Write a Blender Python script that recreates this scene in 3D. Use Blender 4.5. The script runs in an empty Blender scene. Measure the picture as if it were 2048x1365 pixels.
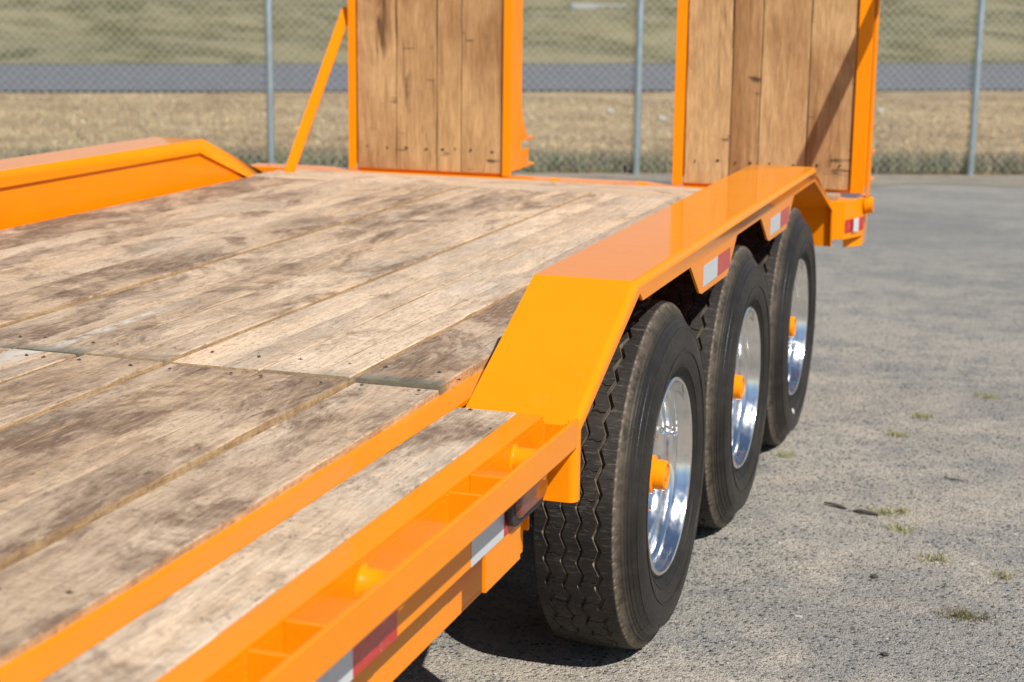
import bpy, bmesh, math, random
import numpy as np
from mathutils import Vector, Matrix, noise
random.seed(7); RNG = np.random.default_rng(7)
scene = bpy.context.scene
COL = scene.collection
rad = math.radians

# ------------------------------------------------------------------ camera
yaw, pitch, roll = 0.31779, 0.20580, 0.01210
cam_d = bpy.data.cameras.new('camera'); cam = bpy.data.objects.new('camera', cam_d); COL.objects.link(cam)
cam_d.sensor_width = 36.0; cam_d.lens = 58.486; cam_d.clip_start = 0.05; cam_d.clip_end = 2000
f = Vector((-math.sin(yaw) * math.cos(pitch), math.cos(yaw) * math.cos(pitch), -math.sin(pitch)))
r = Vector((math.cos(yaw), math.sin(yaw), 0)); u = r.cross(f)
r2 = r * math.cos(roll) + u * math.sin(roll); u2 = u * math.cos(roll) - r * math.sin(roll)
M = Matrix((r2, u2, -f)).transposed().to_4x4(); M.translation = Vector((0.7899, -3.5734, 1.4655))
cam.matrix_world = M
scene.camera = cam
cam_d.dof.use_dof = True; cam_d.dof.focus_distance = 3.35; cam_d.dof.aperture_fstop = 4.6
cam_d.dof.aperture_blades = 9

# ------------------------------------------------------------------ light
SUN = Vector((0.68, -0.60, 1.0)).normalized()
elev = math.asin(SUN.z); azim = math.atan2(SUN.x, SUN.y)
w = bpy.data.worlds.new('World'); scene.world = w; w.use_nodes = True
wn = w.node_tree.nodes; wl = w.node_tree.links; wn.clear()
sky = wn.new('ShaderNodeTexSky'); sky.sky_type = 'NISHITA'; sky.sun_disc = False
sky.sun_elevation = elev; sky.sun_rotation = azim; sky.air_density = 1.0; sky.dust_density = 0.0; sky.ozone_density = 1.0
bg = wn.new('ShaderNodeBackground'); bg.inputs['Strength'].default_value = 0.075
wo = wn.new('ShaderNodeOutputWorld'); wl.new(sky.outputs[0], bg.inputs[0]); wl.new(bg.outputs[0], wo.inputs[0])
sd = bpy.data.lights.new('sun', 'SUN'); sd.energy = 5.0; sd.angle = rad(0.53); sd.color = (1.0, 0.955, 0.88)
so = bpy.data.objects.new('sun', sd); COL.objects.link(so); so.rotation_euler = SUN.to_track_quat('Z', 'Y').to_euler()
so.location = (3, -3, 6)
scene.view_settings.view_transform = 'Standard'; scene.view_settings.look = 'None'
scene.view_settings.gamma = 1.0; scene.view_settings.exposure = 0.14; scene.view_settings.use_curve_mapping = False
scene.render.engine = 'CYCLES'
scene.cycles.max_bounces = 8

# ------------------------------------------------------------------ helpers
def tag(o, label=None, cat=None, group=None, kind=None):
    if label: o['label'] = label
    if cat: o['category'] = cat
    if group: o['group'] = group
    if kind: o['kind'] = kind
    return o
def empty(name, loc, label, cat, group=None):
    o = bpy.data.objects.new(name, None); COL.objects.link(o); o.location = loc
    o.empty_display_size = 0.2
    return tag(o, label, cat, group)
def link(name, me, mat=None, parent=None, smooth=None):
    o = bpy.data.objects.new(name, me); COL.objects.link(o)
    if mat is not None and not me.materials:
        for m_ in (mat if isinstance(mat, (list, tuple)) else [mat]): me.materials.append(m_)
    if parent is not None:
        o.parent = parent
    if smooth is not None:
        shade(me, smooth)
        if smooth > 0: wnm = o.modifiers.new('weighted', 'WEIGHTED_NORMAL'); wnm.keep_sharp = True; wnm.weight = 90
    return o
def shade(me, ang):
    if ang <= 0: return
    me.polygons.foreach_set('use_smooth', [True] * len(me.polygons))
    bm = bmesh.new(); bm.from_mesh(me)
    for e in bm.edges:
        if len(e.link_faces) == 2 and e.calc_face_angle(0) > rad(ang): e.smooth = False
    bm.to_mesh(me); bm.free()
def from_bm(bm, name='m', recalc=True):
    if recalc: bmesh.ops.recalc_face_normals(bm, faces=bm.faces)
    me = bpy.data.meshes.new(name); bm.to_mesh(me); bm.free(); return me
def pydata(vs, fs, name='m'):
    me = bpy.data.meshes.new(name); me.from_pydata([tuple(map(float, v)) for v in vs], [], [tuple(int(i) for i in f_) for f_ in fs]); me.update(); return me
def box_bm(bm, x0, x1, y0, y1, z0, z1):
    v = [bm.verts.new(p) for p in ((x0,y0,z0),(x1,y0,z0),(x1,y1,z0),(x0,y1,z0),(x0,y0,z1),(x1,y0,z1),(x1,y1,z1),(x0,y1,z1))]
    for q in ((0,3,2,1),(4,5,6,7),(0,1,5,4),(1,2,6,5),(2,3,7,6),(3,0,4,7)): bm.faces.new([v[i] for i in q])
def boxes(name, lst, mat, parent, bev=0.0015, seg=2):
    bm = bmesh.new()
    for b in lst: box_bm(bm, *b)
    if bev: bmesh.ops.bevel(bm, geom=list(bm.edges), offset=bev, segments=seg, affect='EDGES', profile=0.5)
    return link(name, from_bm(bm), mat, parent, 40)
def prism(name, poly, lo, hi, axis, mat, parent, bev=0.002, seg=2):
    """polygon in the two other axes extruded along axis"""
    bm = bmesh.new()
    def P(a, b, c):
        return {0: (c, a, b), 1: (a, c, b), 2: (a, b, c)}[axis]
    A = [bm.verts.new(P(a, b, lo)) for a, b in poly]; B = [bm.verts.new(P(a, b, hi)) for a, b in poly]
    n = len(poly)
    bm.faces.new(A); bm.faces.new(B[::-1])
    for i in range(n): bm.faces.new((A[i], B[i], B[(i+1) % n], A[(i+1) % n]))
    bmesh.ops.recalc_face_normals(bm, faces=bm.faces)
    if bev: bmesh.ops.bevel(bm, geom=list(bm.edges), offset=bev, segments=seg, affect='EDGES', profile=0.5)
    return link(name, from_bm(bm), mat, parent, 40)
def lathe(prof, n=96, axis='x', close=False):
    """prof: (axial, radius) list; returns mesh turned round the X axis"""
    vs = []; fs = []; m = len(prof)
    for i in range(n):
        t = 2 * math.pi * i / n
        for (a, rr) in prof: vs.append((a, rr * math.cos(t), rr * math.sin(t)))
    for i in range(n):
        j = (i + 1) % n
        for k in range(m - 1): fs.append((i*m+k, i*m+k+1, j*m+k+1, j*m+k))
        if close: fs.append((i*m+m-1, i*m, j*m, j*m+m-1))
    me = pydata(vs, fs); bm = bmesh.new(); bm.from_mesh(me)
    bmesh.ops.remove_doubles(bm, verts=bm.verts, dist=1e-6)
    bmesh.ops.recalc_face_normals(bm, faces=bm.faces); bm.to_mesh(me); bm.free()
    return me
def bar(name, p0, p1, w_, t_, mat, parent, up=Vector((0, 1, 0)), bev=0.002):
    """box bar from p0 to p1"""
    p0 = Vector(p0); p1 = Vector(p1); d = (p1 - p0); L = d.length; d.normalize()
    s = d.cross(up).normalized(); t = s.cross(d)
    bm = bmesh.new(); box_bm(bm, -w_/2, w_/2, 0, L, -t_/2, t_/2)
    if bev: bmesh.ops.bevel(bm, geom=list(bm.edges), offset=bev, segments=2, affect='EDGES')
    m_ = Matrix((s, d, t)).transposed().to_4x4(); m_.translation = p0
    bm.transform(m_); return link(name, from_bm(bm), mat, parent, 40)
def tube(name, p0, p1, rr, mat, parent, n=20):
    p0 = Vector(p0); p1 = Vector(p1); d = p1 - p0
    bm = bmesh.new(); bmesh.ops.create_cone(bm, cap_ends=True, segments=n, radius1=rr, radius2=rr, depth=d.length)
    m_ = d.to_track_quat('Z', 'Y').to_matrix().to_4x4(); m_.translation = (p0 + p1) / 2
    bm.transform(m_); return link(name, from_bm(bm), mat, parent, 40)

# ------------------------------------------------------------------ materials
class Mt:
    def __init__(s, name):
        s.m = bpy.data.materials.new(name); s.m.use_nodes = True; s.t = s.m.node_tree; s.n = s.t.nodes; s.l = s.t.links
        s.b = s.n['Principled BSDF']; s.co = s.n.new('ShaderNodeTexCoord')
    def inp(s, node, key, v):
        if v is None: return
        if isinstance(v, bpy.types.NodeSocket): s.l.new(v, node.inputs[key])
        else: node.inputs[key].default_value = v
    def map(s, scale=(1,1,1), loc=(0,0,0), src='Object', rot=(0,0,0)):
        m = s.n.new('ShaderNodeMapping'); s.l.new(s.co.outputs[src], m.inputs[0]); m.inputs['Scale'].default_value = scale; m.inputs['Location'].default_value = loc
        m.inputs['Rotation'].default_value = rot
        return m.outputs[0]
    def noise(s, vec, scale, detail=4, rough=0.55, dist=0.0):
        n = s.n.new('ShaderNodeTexNoise'); s.inp(n, 'Vector', vec); n.inputs['Scale'].default_value = scale; n.inputs['Detail'].default_value = detail
        n.inputs['Roughness'].default_value = rough; n.inputs['Distortion'].default_value = dist
        return n.outputs[0]
    def voro(s, vec, scale, feature='F1', out='Distance', rnd=1.0):
        n = s.n.new('ShaderNodeTexVoronoi'); n.feature = feature; s.inp(n, 'Vector', vec); n.inputs['Scale'].default_value = scale; n.inputs['Randomness'].default_value = rnd
        return n.outputs[out]
    def ramp(s, fac, stops, interp='LINEAR'):
        n = s.n.new('ShaderNodeValToRGB'); s.inp(n, 0, fac); e = n.color_ramp.elements; n.color_ramp.interpolation = interp
        while len(e) < len(stops): e.new(0.5)
        for el, (p, c) in zip(e, stops):
            el.position = p; el.color = (c, c, c, 1) if isinstance(c, (int, float)) else (*c, 1)
        return n.outputs[0]
    def mix(s, fac, a, b, mode='MIX'):
        n = s.n.new('ShaderNodeMix'); n.data_type = 'RGBA'; n.blend_type = mode
        s.inp(n, 0, fac)
        for k, v in ((6, a), (7, b)):
            if isinstance(v, bpy.types.NodeSocket): s.l.new(v, n.inputs[k])
            else: n.inputs[k].default_value = (*v, 1) if len(v) == 3 else v
        return n.outputs[2]
    def math(s, op, a, b=0.0):
        n = s.n.new('ShaderNodeMath'); n.operation = op; s.inp(n, 0, a); s.inp(n, 1, b); return n.outputs[0]
    def sep(s, vec):
        n = s.n.new('ShaderNodeSeparateXYZ'); s.l.new(vec, n.inputs[0]); return n.outputs
    def add(s, a, b):
        n = s.n.new('ShaderNodeVectorMath'); n.operation = 'ADD'; s.inp(n, 0, a); s.inp(n, 1, b); return n.outputs[0]
    def attr(s, name, typ='OBJECT'):
        n = s.n.new('ShaderNodeAttribute'); n.attribute_type = typ; n.attribute_name = name; return n
    def rnd(s):
        n = s.n.new('ShaderNodeObjectInfo'); return n.outputs['Random']
    def bump(s, h, strength=0.3, dist=0.01, nrm=None):
        n = s.n.new('ShaderNodeBump'); s.inp(n, 'Height', h); n.inputs['Strength'].default_value = strength; n.inputs['Distance'].default_value = dist
        if nrm is not None: s.l.new(nrm, n.inputs['Normal'])
        s.l.new(n.outputs[0], s.b.inputs['Normal']); return n.outputs[0]
    def set(s, **k):
        for a, v in k.items():
            key = a.replace('_', ' ')
            key = {'Color': 'Base Color', 'Spec': 'Specular IOR Level', 'Coat': 'Coat Weight', 'CoatR': 'Coat Roughness'}.get(key, key)
            if key == 'Base Color' and isinstance(v, tuple): v = (*v, 1) if len(v) == 3 else v
            s.inp(s.b, key, v)
        return s

def mk_paint():
    m = Mt('orange_paint'); v = m.map()
    n1 = m.noise(v, 3.0, 3); n2 = m.noise(v, 260, 2); n3 = m.noise(v, 28, 4)
    c = m.mix(m.ramp(n1, [(0.3, 0.0), (0.75, 1.0)]), (0.88, 0.262, 0.002), (0.92, 0.284, 0.003))
    dust = m.ramp(m.noise(v, 9, 6, 0.7), [(0.58, 0.0), (0.85, 0.10)])
    up = m.n.new('ShaderNodeNewGeometry'); upz = m.ramp(m.sep(up.outputs['Normal'])[2], [(0.6, 0.15), (0.95, 1.0)])
    c = m.mix(m.math('MULTIPLY', dust, upz), c, (0.58, 0.36, 0.19))
    spk = m.ramp(m.voro(v, 38), [(0.0, 1.0), (0.035, 0.0)])
    spk = m.math('MULTIPLY', spk, m.ramp(n3, [(0.55, 0.0), (0.6, 1.0)]))
    c = m.mix(spk, c, (0.32, 0.13, 0.04))
    m.set(Color=c, Roughness=m.ramp(n3, [(0.3, 0.34), (0.7, 0.42)]), Spec=0.08, Coat=0.60, CoatR=0.07)
    m.bump(m.math('ADD', m.math('MULTIPLY', n2, 0.25), n3), 0.05, 0.0015)
    m.b.inputs['Coat IOR'].default_value = 1.25
    return m.m
def mk_wood(name, dark=1.0, fresh=0.0, axis='y'):
    """weathered planks; grain runs along the object's axis; per object random shift"""
    m = Mt(name)
    rv = m.math('MULTIPLY', m.rnd(), 37.0)
    cb = m.n.new('ShaderNodeCombineXYZ'); m.l.new(rv, cb.inputs[0]); m.l.new(m.math('MULTIPLY', rv, 1.7), cb.inputs[1]); m.l.new(m.math('MULTIPLY', rv, 0.6), cb.inputs[2])
    sc = {'y': (1, 0.15, 1), 'z': (1, 1, 0.10)}[axis]
    sc2 = {'y': (1, 0.014, 1), 'z': (1, 1, 0.03)}[axis]
    sc3 = {'y': (1, 0.50, 1), 'z': (1, 1, 0.42)}[axis]
    v = m.add(m.map(sc), cb.outputs[0]); vf = m.add(m.map(sc2), cb.outputs[0]); vb = m.add(m.map(sc3), cb.outputs[0])
    big = m.noise(vb, 4.2, 5, 0.62, 0.6)
    mid = m.noise(vb, 13, 6, 0.65, 1.2)
    grain = m.noise(v, 90, 5, 0.7, 0.4)
    fine = m.noise(vf, 520, 3, 0.7, 0.2)
    wav = m.noise(vf, 60, 3, 0.6, 1.5)
    if not fresh:
        base = m.mix(m.attr('tone').outputs['Fac'], (0.66, 0.47, 0.31), (1.0, 0.79, 0.58))
        c = m.mix(m.ramp(big, [(0.36, 0.0), (0.60, 1.0)]), base, m.mix(1.0, base, (0.80, 0.77, 0.74), 'MULTIPLY'))
        grey = m.ramp(m.noise(vb, 2.3, 4, 0.6, 0.3), [(0.50, 0.0), (0.66, 0.5)])
        c = m.mix(grey, c, (0.62, 0.54, 0.45))
        tan = m.ramp(m.noise(v, 9, 3, 0.6), [(0.5, 0.0), (0.68, 0.6)])
        c = m.mix(tan, c, m.mix(1.0, base, (1.12, 1.03, 0.92), 'MULTIPLY'))
        dirt = m.math('MULTIPLY', m.ramp(m.math('ADD', m.noise(vb, 4.4, 8, 0.74, 0.8), m.math('MULTIPLY', m.math('SUBTRACT', m.attr('dirt').outputs['Fac'], 0.5), 0.16)), [(0.495, 0.0), (0.60, 1.0)]), m.ramp(mid, [(0.38, 0.45), (0.56, 1.0)]))
        c = m.mix(m.math('MULTIPLY', dirt, 0.80 * dark), c, (0.190, 0.112, 0.070))
        knots = m.math('MULTIPLY', m.ramp(m.noise(v, 30, 5, 0.75, 1.0), [(0.60, 0.0), (0.70, 1.0)]), m.ramp(m.noise(vb, 3.1, 2), [(0.45, 0.0), (0.6, 0.7)]))
        c = m.mix(knots, c, (0.15, 0.09, 0.06))
    else:
        base = m.mix(m.ramp(m.rnd(), [(0.0, 0.0), (1.0, 1.0)]), (0.70, 0.425, 0.19), (0.78, 0.50, 0.245))
        c = m.mix(m.ramp(big, [(0.42, 0.0), (0.66, 0.8)]), base, (0.47, 0.25, 0.11))
        c = m.mix(m.ramp(m.noise(v, 5, 4, 0.6, 1.0), [(0.52, 0.0), (0.64, 0.75)]), c, (0.34, 0.155, 0.06))
        c = m.mix(m.ramp(m.noise(v, 16, 4, 0.7, 1.4), [(0.59, 0.0), (0.68, 0.8)]), c, (0.13, 0.065, 0.035))
        # short dark cross stains
        vs_ = m.add(m.map((0.22, 1, 1)), cb.outputs[0])
        st = m.ramp(m.noise(vs_, 15, 3, 0.6), [(0.645, 0.0), (0.70, 0.85)])
        c = m.mix(st, c, (0.06, 0.045, 0.04))
    c = m.mix(m.ramp(grain, [(0.35, 0.55), (0.62, 0.0)]), c, m.mix(1.0, c, (0.50, 0.43, 0.37), 'MULTIPLY'))
    c = m.mix(m.ramp(fine, [(0.38, 0.35), (0.58, 0.0)]), c, m.mix(1.0, c, (0.42, 0.35, 0.30), 'MULTIPLY'))
    if not fresh:
        fleck = m.ramp(m.noise(m.add(m.map((1, 0.45, 1)), cb.outputs[0]), 120, 6, 0.82), [(0.38, 0.9), (0.46, 0.0)])
        fleck = m.math('MULTIPLY', fleck, m.ramp(mid, [(0.35, 0.25), (0.6, 1.0)]))
        c = m.mix(fleck, c, (0.13, 0.085, 0.06))
        lite = m.ramp(m.noise(m.add(m.map((1, 0.10, 1)), cb.outputs[0]), 150, 4, 0.7), [(0.54, 0.0), (0.68, 0.5)])
        c = m.mix(lite, c, (0.68, 0.55, 0.41))
        saw = m.noise(m.add(m.map((0.12, 1, 1)), cb.outputs[0]), 170, 3, 0.6, 0.8)
        c = m.mix(m.math('MULTIPLY', m.ramp(saw, [(0.36, 0.35), (0.5, 0.0)]), m.ramp(big, [(0.45, 0.0), (0.6, 1.0)])), c, (0.20, 0.15, 0.11))
    # sawn end paint, painted patch (object attributes)
    ob = m.sep(m.co.outputs['Object'])
    edge = m.math('ADD', m.math('SUBTRACT', ob[1], m.attr('end_y').outputs['Fac']), m.math('MULTIPLY', m.math('SUBTRACT', mid, 0.5), 0.035))
    gr = m.math('MULTIPLY', m.ramp(m.math('ABSOLUTE', edge), [(0.0, 0.90), (0.02, 0.7), (0.055, 0.0)]), m.attr('green').outputs['Fac'])
    wh = m.math('MULTIPLY', m.ramp(m.math('ADD', m.math('ABSOLUTE', edge), m.math('MULTIPLY', m.math('SUBTRACT', mid, 0.5), 0.25)), [(0.05, 0.85), (0.17, 0.0)]), m.math('MULTIPLY', m.attr('white').outputs['Fac'], m.ramp(m.math('ADD', m.math('SUBTRACT', ob[0], -2.12), m.math('MULTIPLY', mid, 0.08)), [(0.985, 1.0), (1.035, 0.0)])))
    c = m.mix(m.math('MULTIPLY', wh, m.ramp(m.noise(vb, 45, 5, 0.75), [(0.36, 0.1), (0.52, 1.0)])), c, (0.64, 0.61, 0.57))
    sx_ = m.math('ABSOLUTE', m.math('ADD', m.math('ADD', ob[0], 1.172), m.math('MULTIPLY', m.math('SUBTRACT', mid, 0.5), 0.05)))
    stk = m.math('MULTIPLY', m.math('MULTIPLY', m.ramp(sx_, [(0.006, 0.9), (0.02, 0.0)]), m.attr('streak').outputs['Fac']), m.ramp(m.math('ADD', ob[1], 1.0), [(0.75, 1.0), (0.95, 0.0)]))
    c = m.mix(m.math('MULTIPLY', stk, m.ramp(m.noise(vb, 38, 5, 0.8), [(0.42, 0.0), (0.56, 0.9)])), c, (0.70, 0.66, 0.60))
    # vertical faces that were sawn, fresher golden wood
    geo = m.n.new('ShaderNodeNewGeometry')
    nz = m.math('ABSOLUTE', m.sep(geo.outputs['Normal'])[2 if axis == 'y' else 1])
    side = m.ramp(nz, [(0.25, 1.0), (0.5, 0.0)])
    sc_ = m.mix(m.ramp(mid, [(0.35, 0.0), (0.65, 1.0)]), (0.76, 0.51, 0.255), (0.50, 0.31, 0.155))
    sc_ = m.mix(m.ramp(m.noise(m.map((1,1,1)), 70, 4, 0.7), [(0.46, 0.0), (0.66, 0.55)]), sc_, (0.22, 0.14, 0.08))
    c = m.mix(m.math('MULTIPLY', side, 0.85 if not fresh else 0.3), c, sc_)
    c = m.mix(gr, c, (0.12, 0.145, 0.12))
    m.set(Color=c, Roughness=0.86, Spec=0.22)
    h = m.math('ADD', m.math('MULTIPLY', grain, 0.9), m.math('MULTIPLY', fine, 0.55))
    h = m.math('ADD', h, m.math('MULTIPLY', m.noise(m.add(m.map((1, 1, 1)), cb.outputs[0]), 190, 4, 0.7), 0.35))
    m.bump(h, 0.8, 0.0040)
    return m.m
def mk_rubber():
    m = Mt('rubber'); v = m.map()
    n = m.noise(v, 7, 6, 0.65); f_ = m.noise(v, 120, 3, 0.6)
    o = m.sep(m.co.outputs['Object'])
    rr = m.math('SQRT', m.math('ADD', m.math('MULTIPLY', o[1], o[1]), m.math('MULTIPLY', o[2], o[2])))
    tread = m.ramp(m.math('ABSOLUTE', o[0]), [(0.086, 1.0), (0.090, 0.0)])
    outer = m.ramp(o[0], [(0.084, 0.0), (0.089, 1.0)])
    c = m.mix(m.ramp(n, [(0.40, 0.0), (0.72, 0.6)]), (0.017, 0.0155, 0.0145), (0.052, 0.043, 0.037))
    # scuff lines across the tread blocks
    scr = m.ramp(m.noise(m.map((0.12, 1, 1)), 190, 4, 0.7), [(0.53, 0.0), (0.66, 0.8)])
    scr = m.math('MULTIPLY', m.math('MULTIPLY', scr, tread), m.ramp(m.noise(v, 26, 4, 0.7), [(0.40, 0.15), (0.62, 1.0)]))
    c = m.mix(scr, c, (0.13, 0.11, 0.095))
    c = m.mix(m.math('MULTIPLY', m.math('MULTIPLY', m.ramp(m.noise(m.map((0.12, 1, 1)), 110, 4, 0.7), [(0.34, 1.0), (0.44, 0.0)]), tread), 0.7), c, (0.006, 0.006, 0.006))
    # dust caught in the grooves and on the buffed shoulder
    rc = m.math('ADD', rr, m.math('MULTIPLY', m.math('MULTIPLY', o[0], o[0]), 0.757))
    gro = m.math('MULTIPLY', m.ramp(m.math('SUBTRACT', rc, 0.38), [(0.006, 0.0), (0.0095, 0.9), (0.0175, 0.95), (0.0190, 0.0)]), tread)
    c = m.mix(m.math('MULTIPLY', gro, m.ramp(m.noise(v, 30, 4), [(0.35, 0.35), (0.6, 1.0)])), c, (0.30, 0.24, 0.18))
    band = m.math('MULTIPLY', m.ramp(rr, [(0.360, 0.0), (0.376, 0.35), (0.387, 0.75), (0.3925, 0.2)]), outer)
    c = m.mix(m.math('MULTIPLY', band, m.ramp(m.noise(v, 34, 5, 0.75), [(0.36, 0.15), (0.62, 1.0)])), c, (0.20, 0.155, 0.11))
    wall = m.math('MULTIPLY', outer, m.ramp(rr, [(0.24, 0.35), (0.28, 1.0), (0.355, 1.0), (0.37, 0.0)]))
    c = m.mix(m.math('MULTIPLY', wall, m.ramp(m.noise(v, 9, 6, 0.7, 1.0), [(0.50, 0.0), (0.76, 0.40)])), c, (0.060, 0.048, 0.040))
    c = m.mix(m.math('MULTIPLY', m.ramp(m.voro(v, 60), [(0.0, 1.0), (0.06, 0.0)]), 0.5), c, (0.30, 0.27, 0.23))
    m.set(Color=c, Roughness=m.mix(wall, m.ramp(f_, [(0.3, 0.50), (0.7, 0.70)]), m.ramp(f_, [(0.3, 0.34), (0.7, 0.50)])), Spec=0.24)
    # fine concentric moulding lines on the wall, radial micro ribs on the tread edge
    rings = m.math('SINE', m.math('MULTIPLY', rr, 1500.0))
    h = m.math('ADD', f_, m.math('MULTIPLY', m.noise(m.map((0.12, 1, 1)), 190, 3, 0.7), 0.8))
    h = m.math('ADD', h, m.math('MULTIPLY', m.math('MULTIPLY', rings, wall), 0.18))
    # worn raised moulding marks round the wall
    ang = m.math('ARCTAN2', o[2], o[1]); cbx = m.n.new('ShaderNodeCombineXYZ'); m.l.new(m.math('MULTIPLY', ang, 14.0), cbx.inputs[0]); m.l.new(m.math('MULTIPLY', rr, 55.0), cbx.inputs[1])
    mk = m.ramp(m.noise(cbx.outputs[0], 2.2, 1, 0.4), [(0.50, 0.0), (0.53, 1.0)])
    mk = m.math('MULTIPLY', mk, m.ramp(rr, [(0.296, 0.0), (0.298, 1.0), (0.314, 1.0), (0.316, 0.0)]))
    seg = m.ramp(m.noise(m.map((0.0, 1, 1)), 3.2, 0), [(0.49, 0.0), (0.52, 1.0)])
    h = m.math('ADD', h, m.math('MULTIPLY', m.math('MULTIPLY', mk, seg), m.math('MULTIPLY', outer, 1.1)))
    m.bump(h, 0.45, 0.0014)
    return m.m
def mk_alu():
    m = Mt('polished_aluminium'); v = m.map()
    n = m.noise(v, 40, 4); 
    m.set(Color=m.mix(m.ramp(m.noise(v, 12, 5, 0.7), [(0.45, 0.0), (0.8, 0.5)]), (0.86, 0.86, 0.87), (0.58, 0.56, 0.53)), Metallic=1.0,
          Roughness=m.ramp(n, [(0.3, 0.10), (0.75, 0.24)]))
    m.bump(n, 0.06, 0.001)
    return m.m
def simple(name, col, rough=0.5, metal=0.0, spec=0.5, bumps=None, coat=0.0, var=0.12, vs=12):
    m = Mt(name); v = m.map(); n = m.noise(v, vs, 4)
    m.set(Color=m.mix(m.ramp(n, [(0.35, 0.0), (0.7, 1.0)]), tuple(c * (1 - var) for c in col), tuple(min(1, c * (1 + var)) for c in col)), Roughness=rough, Metallic=metal, Spec=spec, Coat=coat)
    if bumps: m.bump(m.noise(v, bumps[0], 4), bumps[1], bumps[2])
    return m.m
def mk_tape():
    m = Mt('retro_tape')
    at = m.attr('tape_colour'); v = m.map()
    cells = m.voro(v, 420, 'DISTANCE_TO_EDGE', 'Distance', 0.2)
    base = m.mix(at.outputs['Fac'], (0.66, 0.69, 0.72), (0.60, 0.020, 0.012))
    c = m.mix(m.ramp(cells, [(0.0, 0.35), (0.1, 0.0)]), base, m.mix(1.0, base, (0.55, 0.57, 0.6), 'MULTIPLY'))
    c = m.mix(m.ramp(m.noise(v, 60, 5, 0.7), [(0.55, 0.0), (0.7, 0.4)]), c, (0.40, 0.36, 0.33))
    m.set(Color=c, Roughness=0.32, Spec=0.5, Coat=0.4)
    return m.m
def mk_asphalt():
    m = Mt('weathered_asphalt'); v = m.map(src='Object')
    big = m.noise(v, 0.75, 6, 0.62, 0.5); mid = m.noise(v, 5.5, 6, 0.65, 0.3); fine = m.noise(v, 70, 4, 0.7)
    st = m.voro(v, 72); stc = m.voro(v, 72, 'F1', 'Color'); st2 = m.voro(v, 210); stc2 = m.voro(v, 210, 'F1', 'Color')
    base = m.mix(m.ramp(m.math('ADD', m.math('MULTIPLY', big, 0.6), m.math('MULTIPLY', mid, 0.4)), [(0.44, 0.0), (0.56, 1.0)]), (0.34, 0.33, 0.305), (0.55, 0.495, 0.415))
    # stones of the chip seal: blue grey, brown and pale
    sx = m.sep(stc)
    stone = m.ramp(sx[0], [(0.0, (0.07, 0.08, 0.09)), (0.22, (0.20, 0.225, 0.24)), (0.5, (0.30, 0.26, 0.21)), (0.68, (0.48, 0.45, 0.40)), (0.9, (0.05, 0.05, 0.05))], 'CONSTANT')
    sh = m.math('MULTIPLY', m.ramp(st, [(0.34, 1.0), (0.46, 0.0)]), m.ramp(sx[1], [(0.40, 0.0), (0.43, 1.0)]))
    sh = m.math('MULTIPLY', sh, m.ramp(mid, [(0.36, 1.0), (0.66, 0.45)]))
    c = m.mix(sh, base, stone)
    s2 = m.sep(stc2)
    c = m.mix(m.math('MULTIPLY', m.ramp(s2[0], [(0.54, 0.0), (0.58, 0.85)]), m.ramp(st2, [(0.3, 1.0), (0.5, 0.0)])), c, m.mix(s2[1], (0.13, 0.12, 0.115), (0.52, 0.48, 0.42)))
    # dark pits
    pit = m.math('MULTIPLY', m.ramp(m.noise(v, 50, 5, 0.8), [(0.355, 1.0), (0.40, 0.0)]), m.ramp(m.noise(v, 6, 4), [(0.40, 0.15), (0.58, 1.0)]))
    c = m.mix(m.math('MULTIPLY', pit, 0.95), c, (0.035, 0.03, 0.027))
    # dust drifts, worn into streaks
    vd = m.map((0.5, 1.6, 1), rot=(0, 0, 0.35))
    dust = m.ramp(m.noise(vd, 1.7, 6, 0.62, 0.8), [(0.50, 0.0), (0.70, 0.85)])
    c = m.mix(m.math('MULTIPLY', dust, 0.85), c, m.mix(fine, (0.50, 0.44, 0.355), (0.60, 0.53, 0.43)))
    # further out the seal coat is greyer (distance from the trailer side)
    ob = m.sep(m.co.outputs['Object'])
    far = m.ramp(m.math('ADD', m.math('MULTIPLY', ob[1], 0.1), m.math('MULTIPLY', big, 0.5)), [(0.55, 0.0), (0.95, 0.75)])
    c = m.mix(m.math('MULTIPLY', far, 0.8), c, m.mix(m.ramp(m.noise(m.map((0.25, 1.3, 1), rot=(0, 0, 0.3)), 1.4, 6, 0.7, 0.5), [(0.38, 0.0), (0.62, 1.0)]), (0.275, 0.275, 0.265), (0.40, 0.385, 0.355)))
    m.set(Color=c, Roughness=0.9, Spec=0.25)
    h = m.math('ADD', m.math('MULTIPLY', m.ramp(st, [(0.0, 1.0), (0.5, 0.0)]), sh), m.math('MULTIPLY', fine, 0.7))
    h = m.math('SUBTRACT', h, m.math('MULTIPLY', pit, 1.2))
    h = m.math('ADD', h, m.math('MULTIPLY', m.ramp(st2, [(0.0, 1.0), (0.6, 0.0)]), 0.4))
    m.bump(h, 1.0, 0.012)
    return m.m
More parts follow.
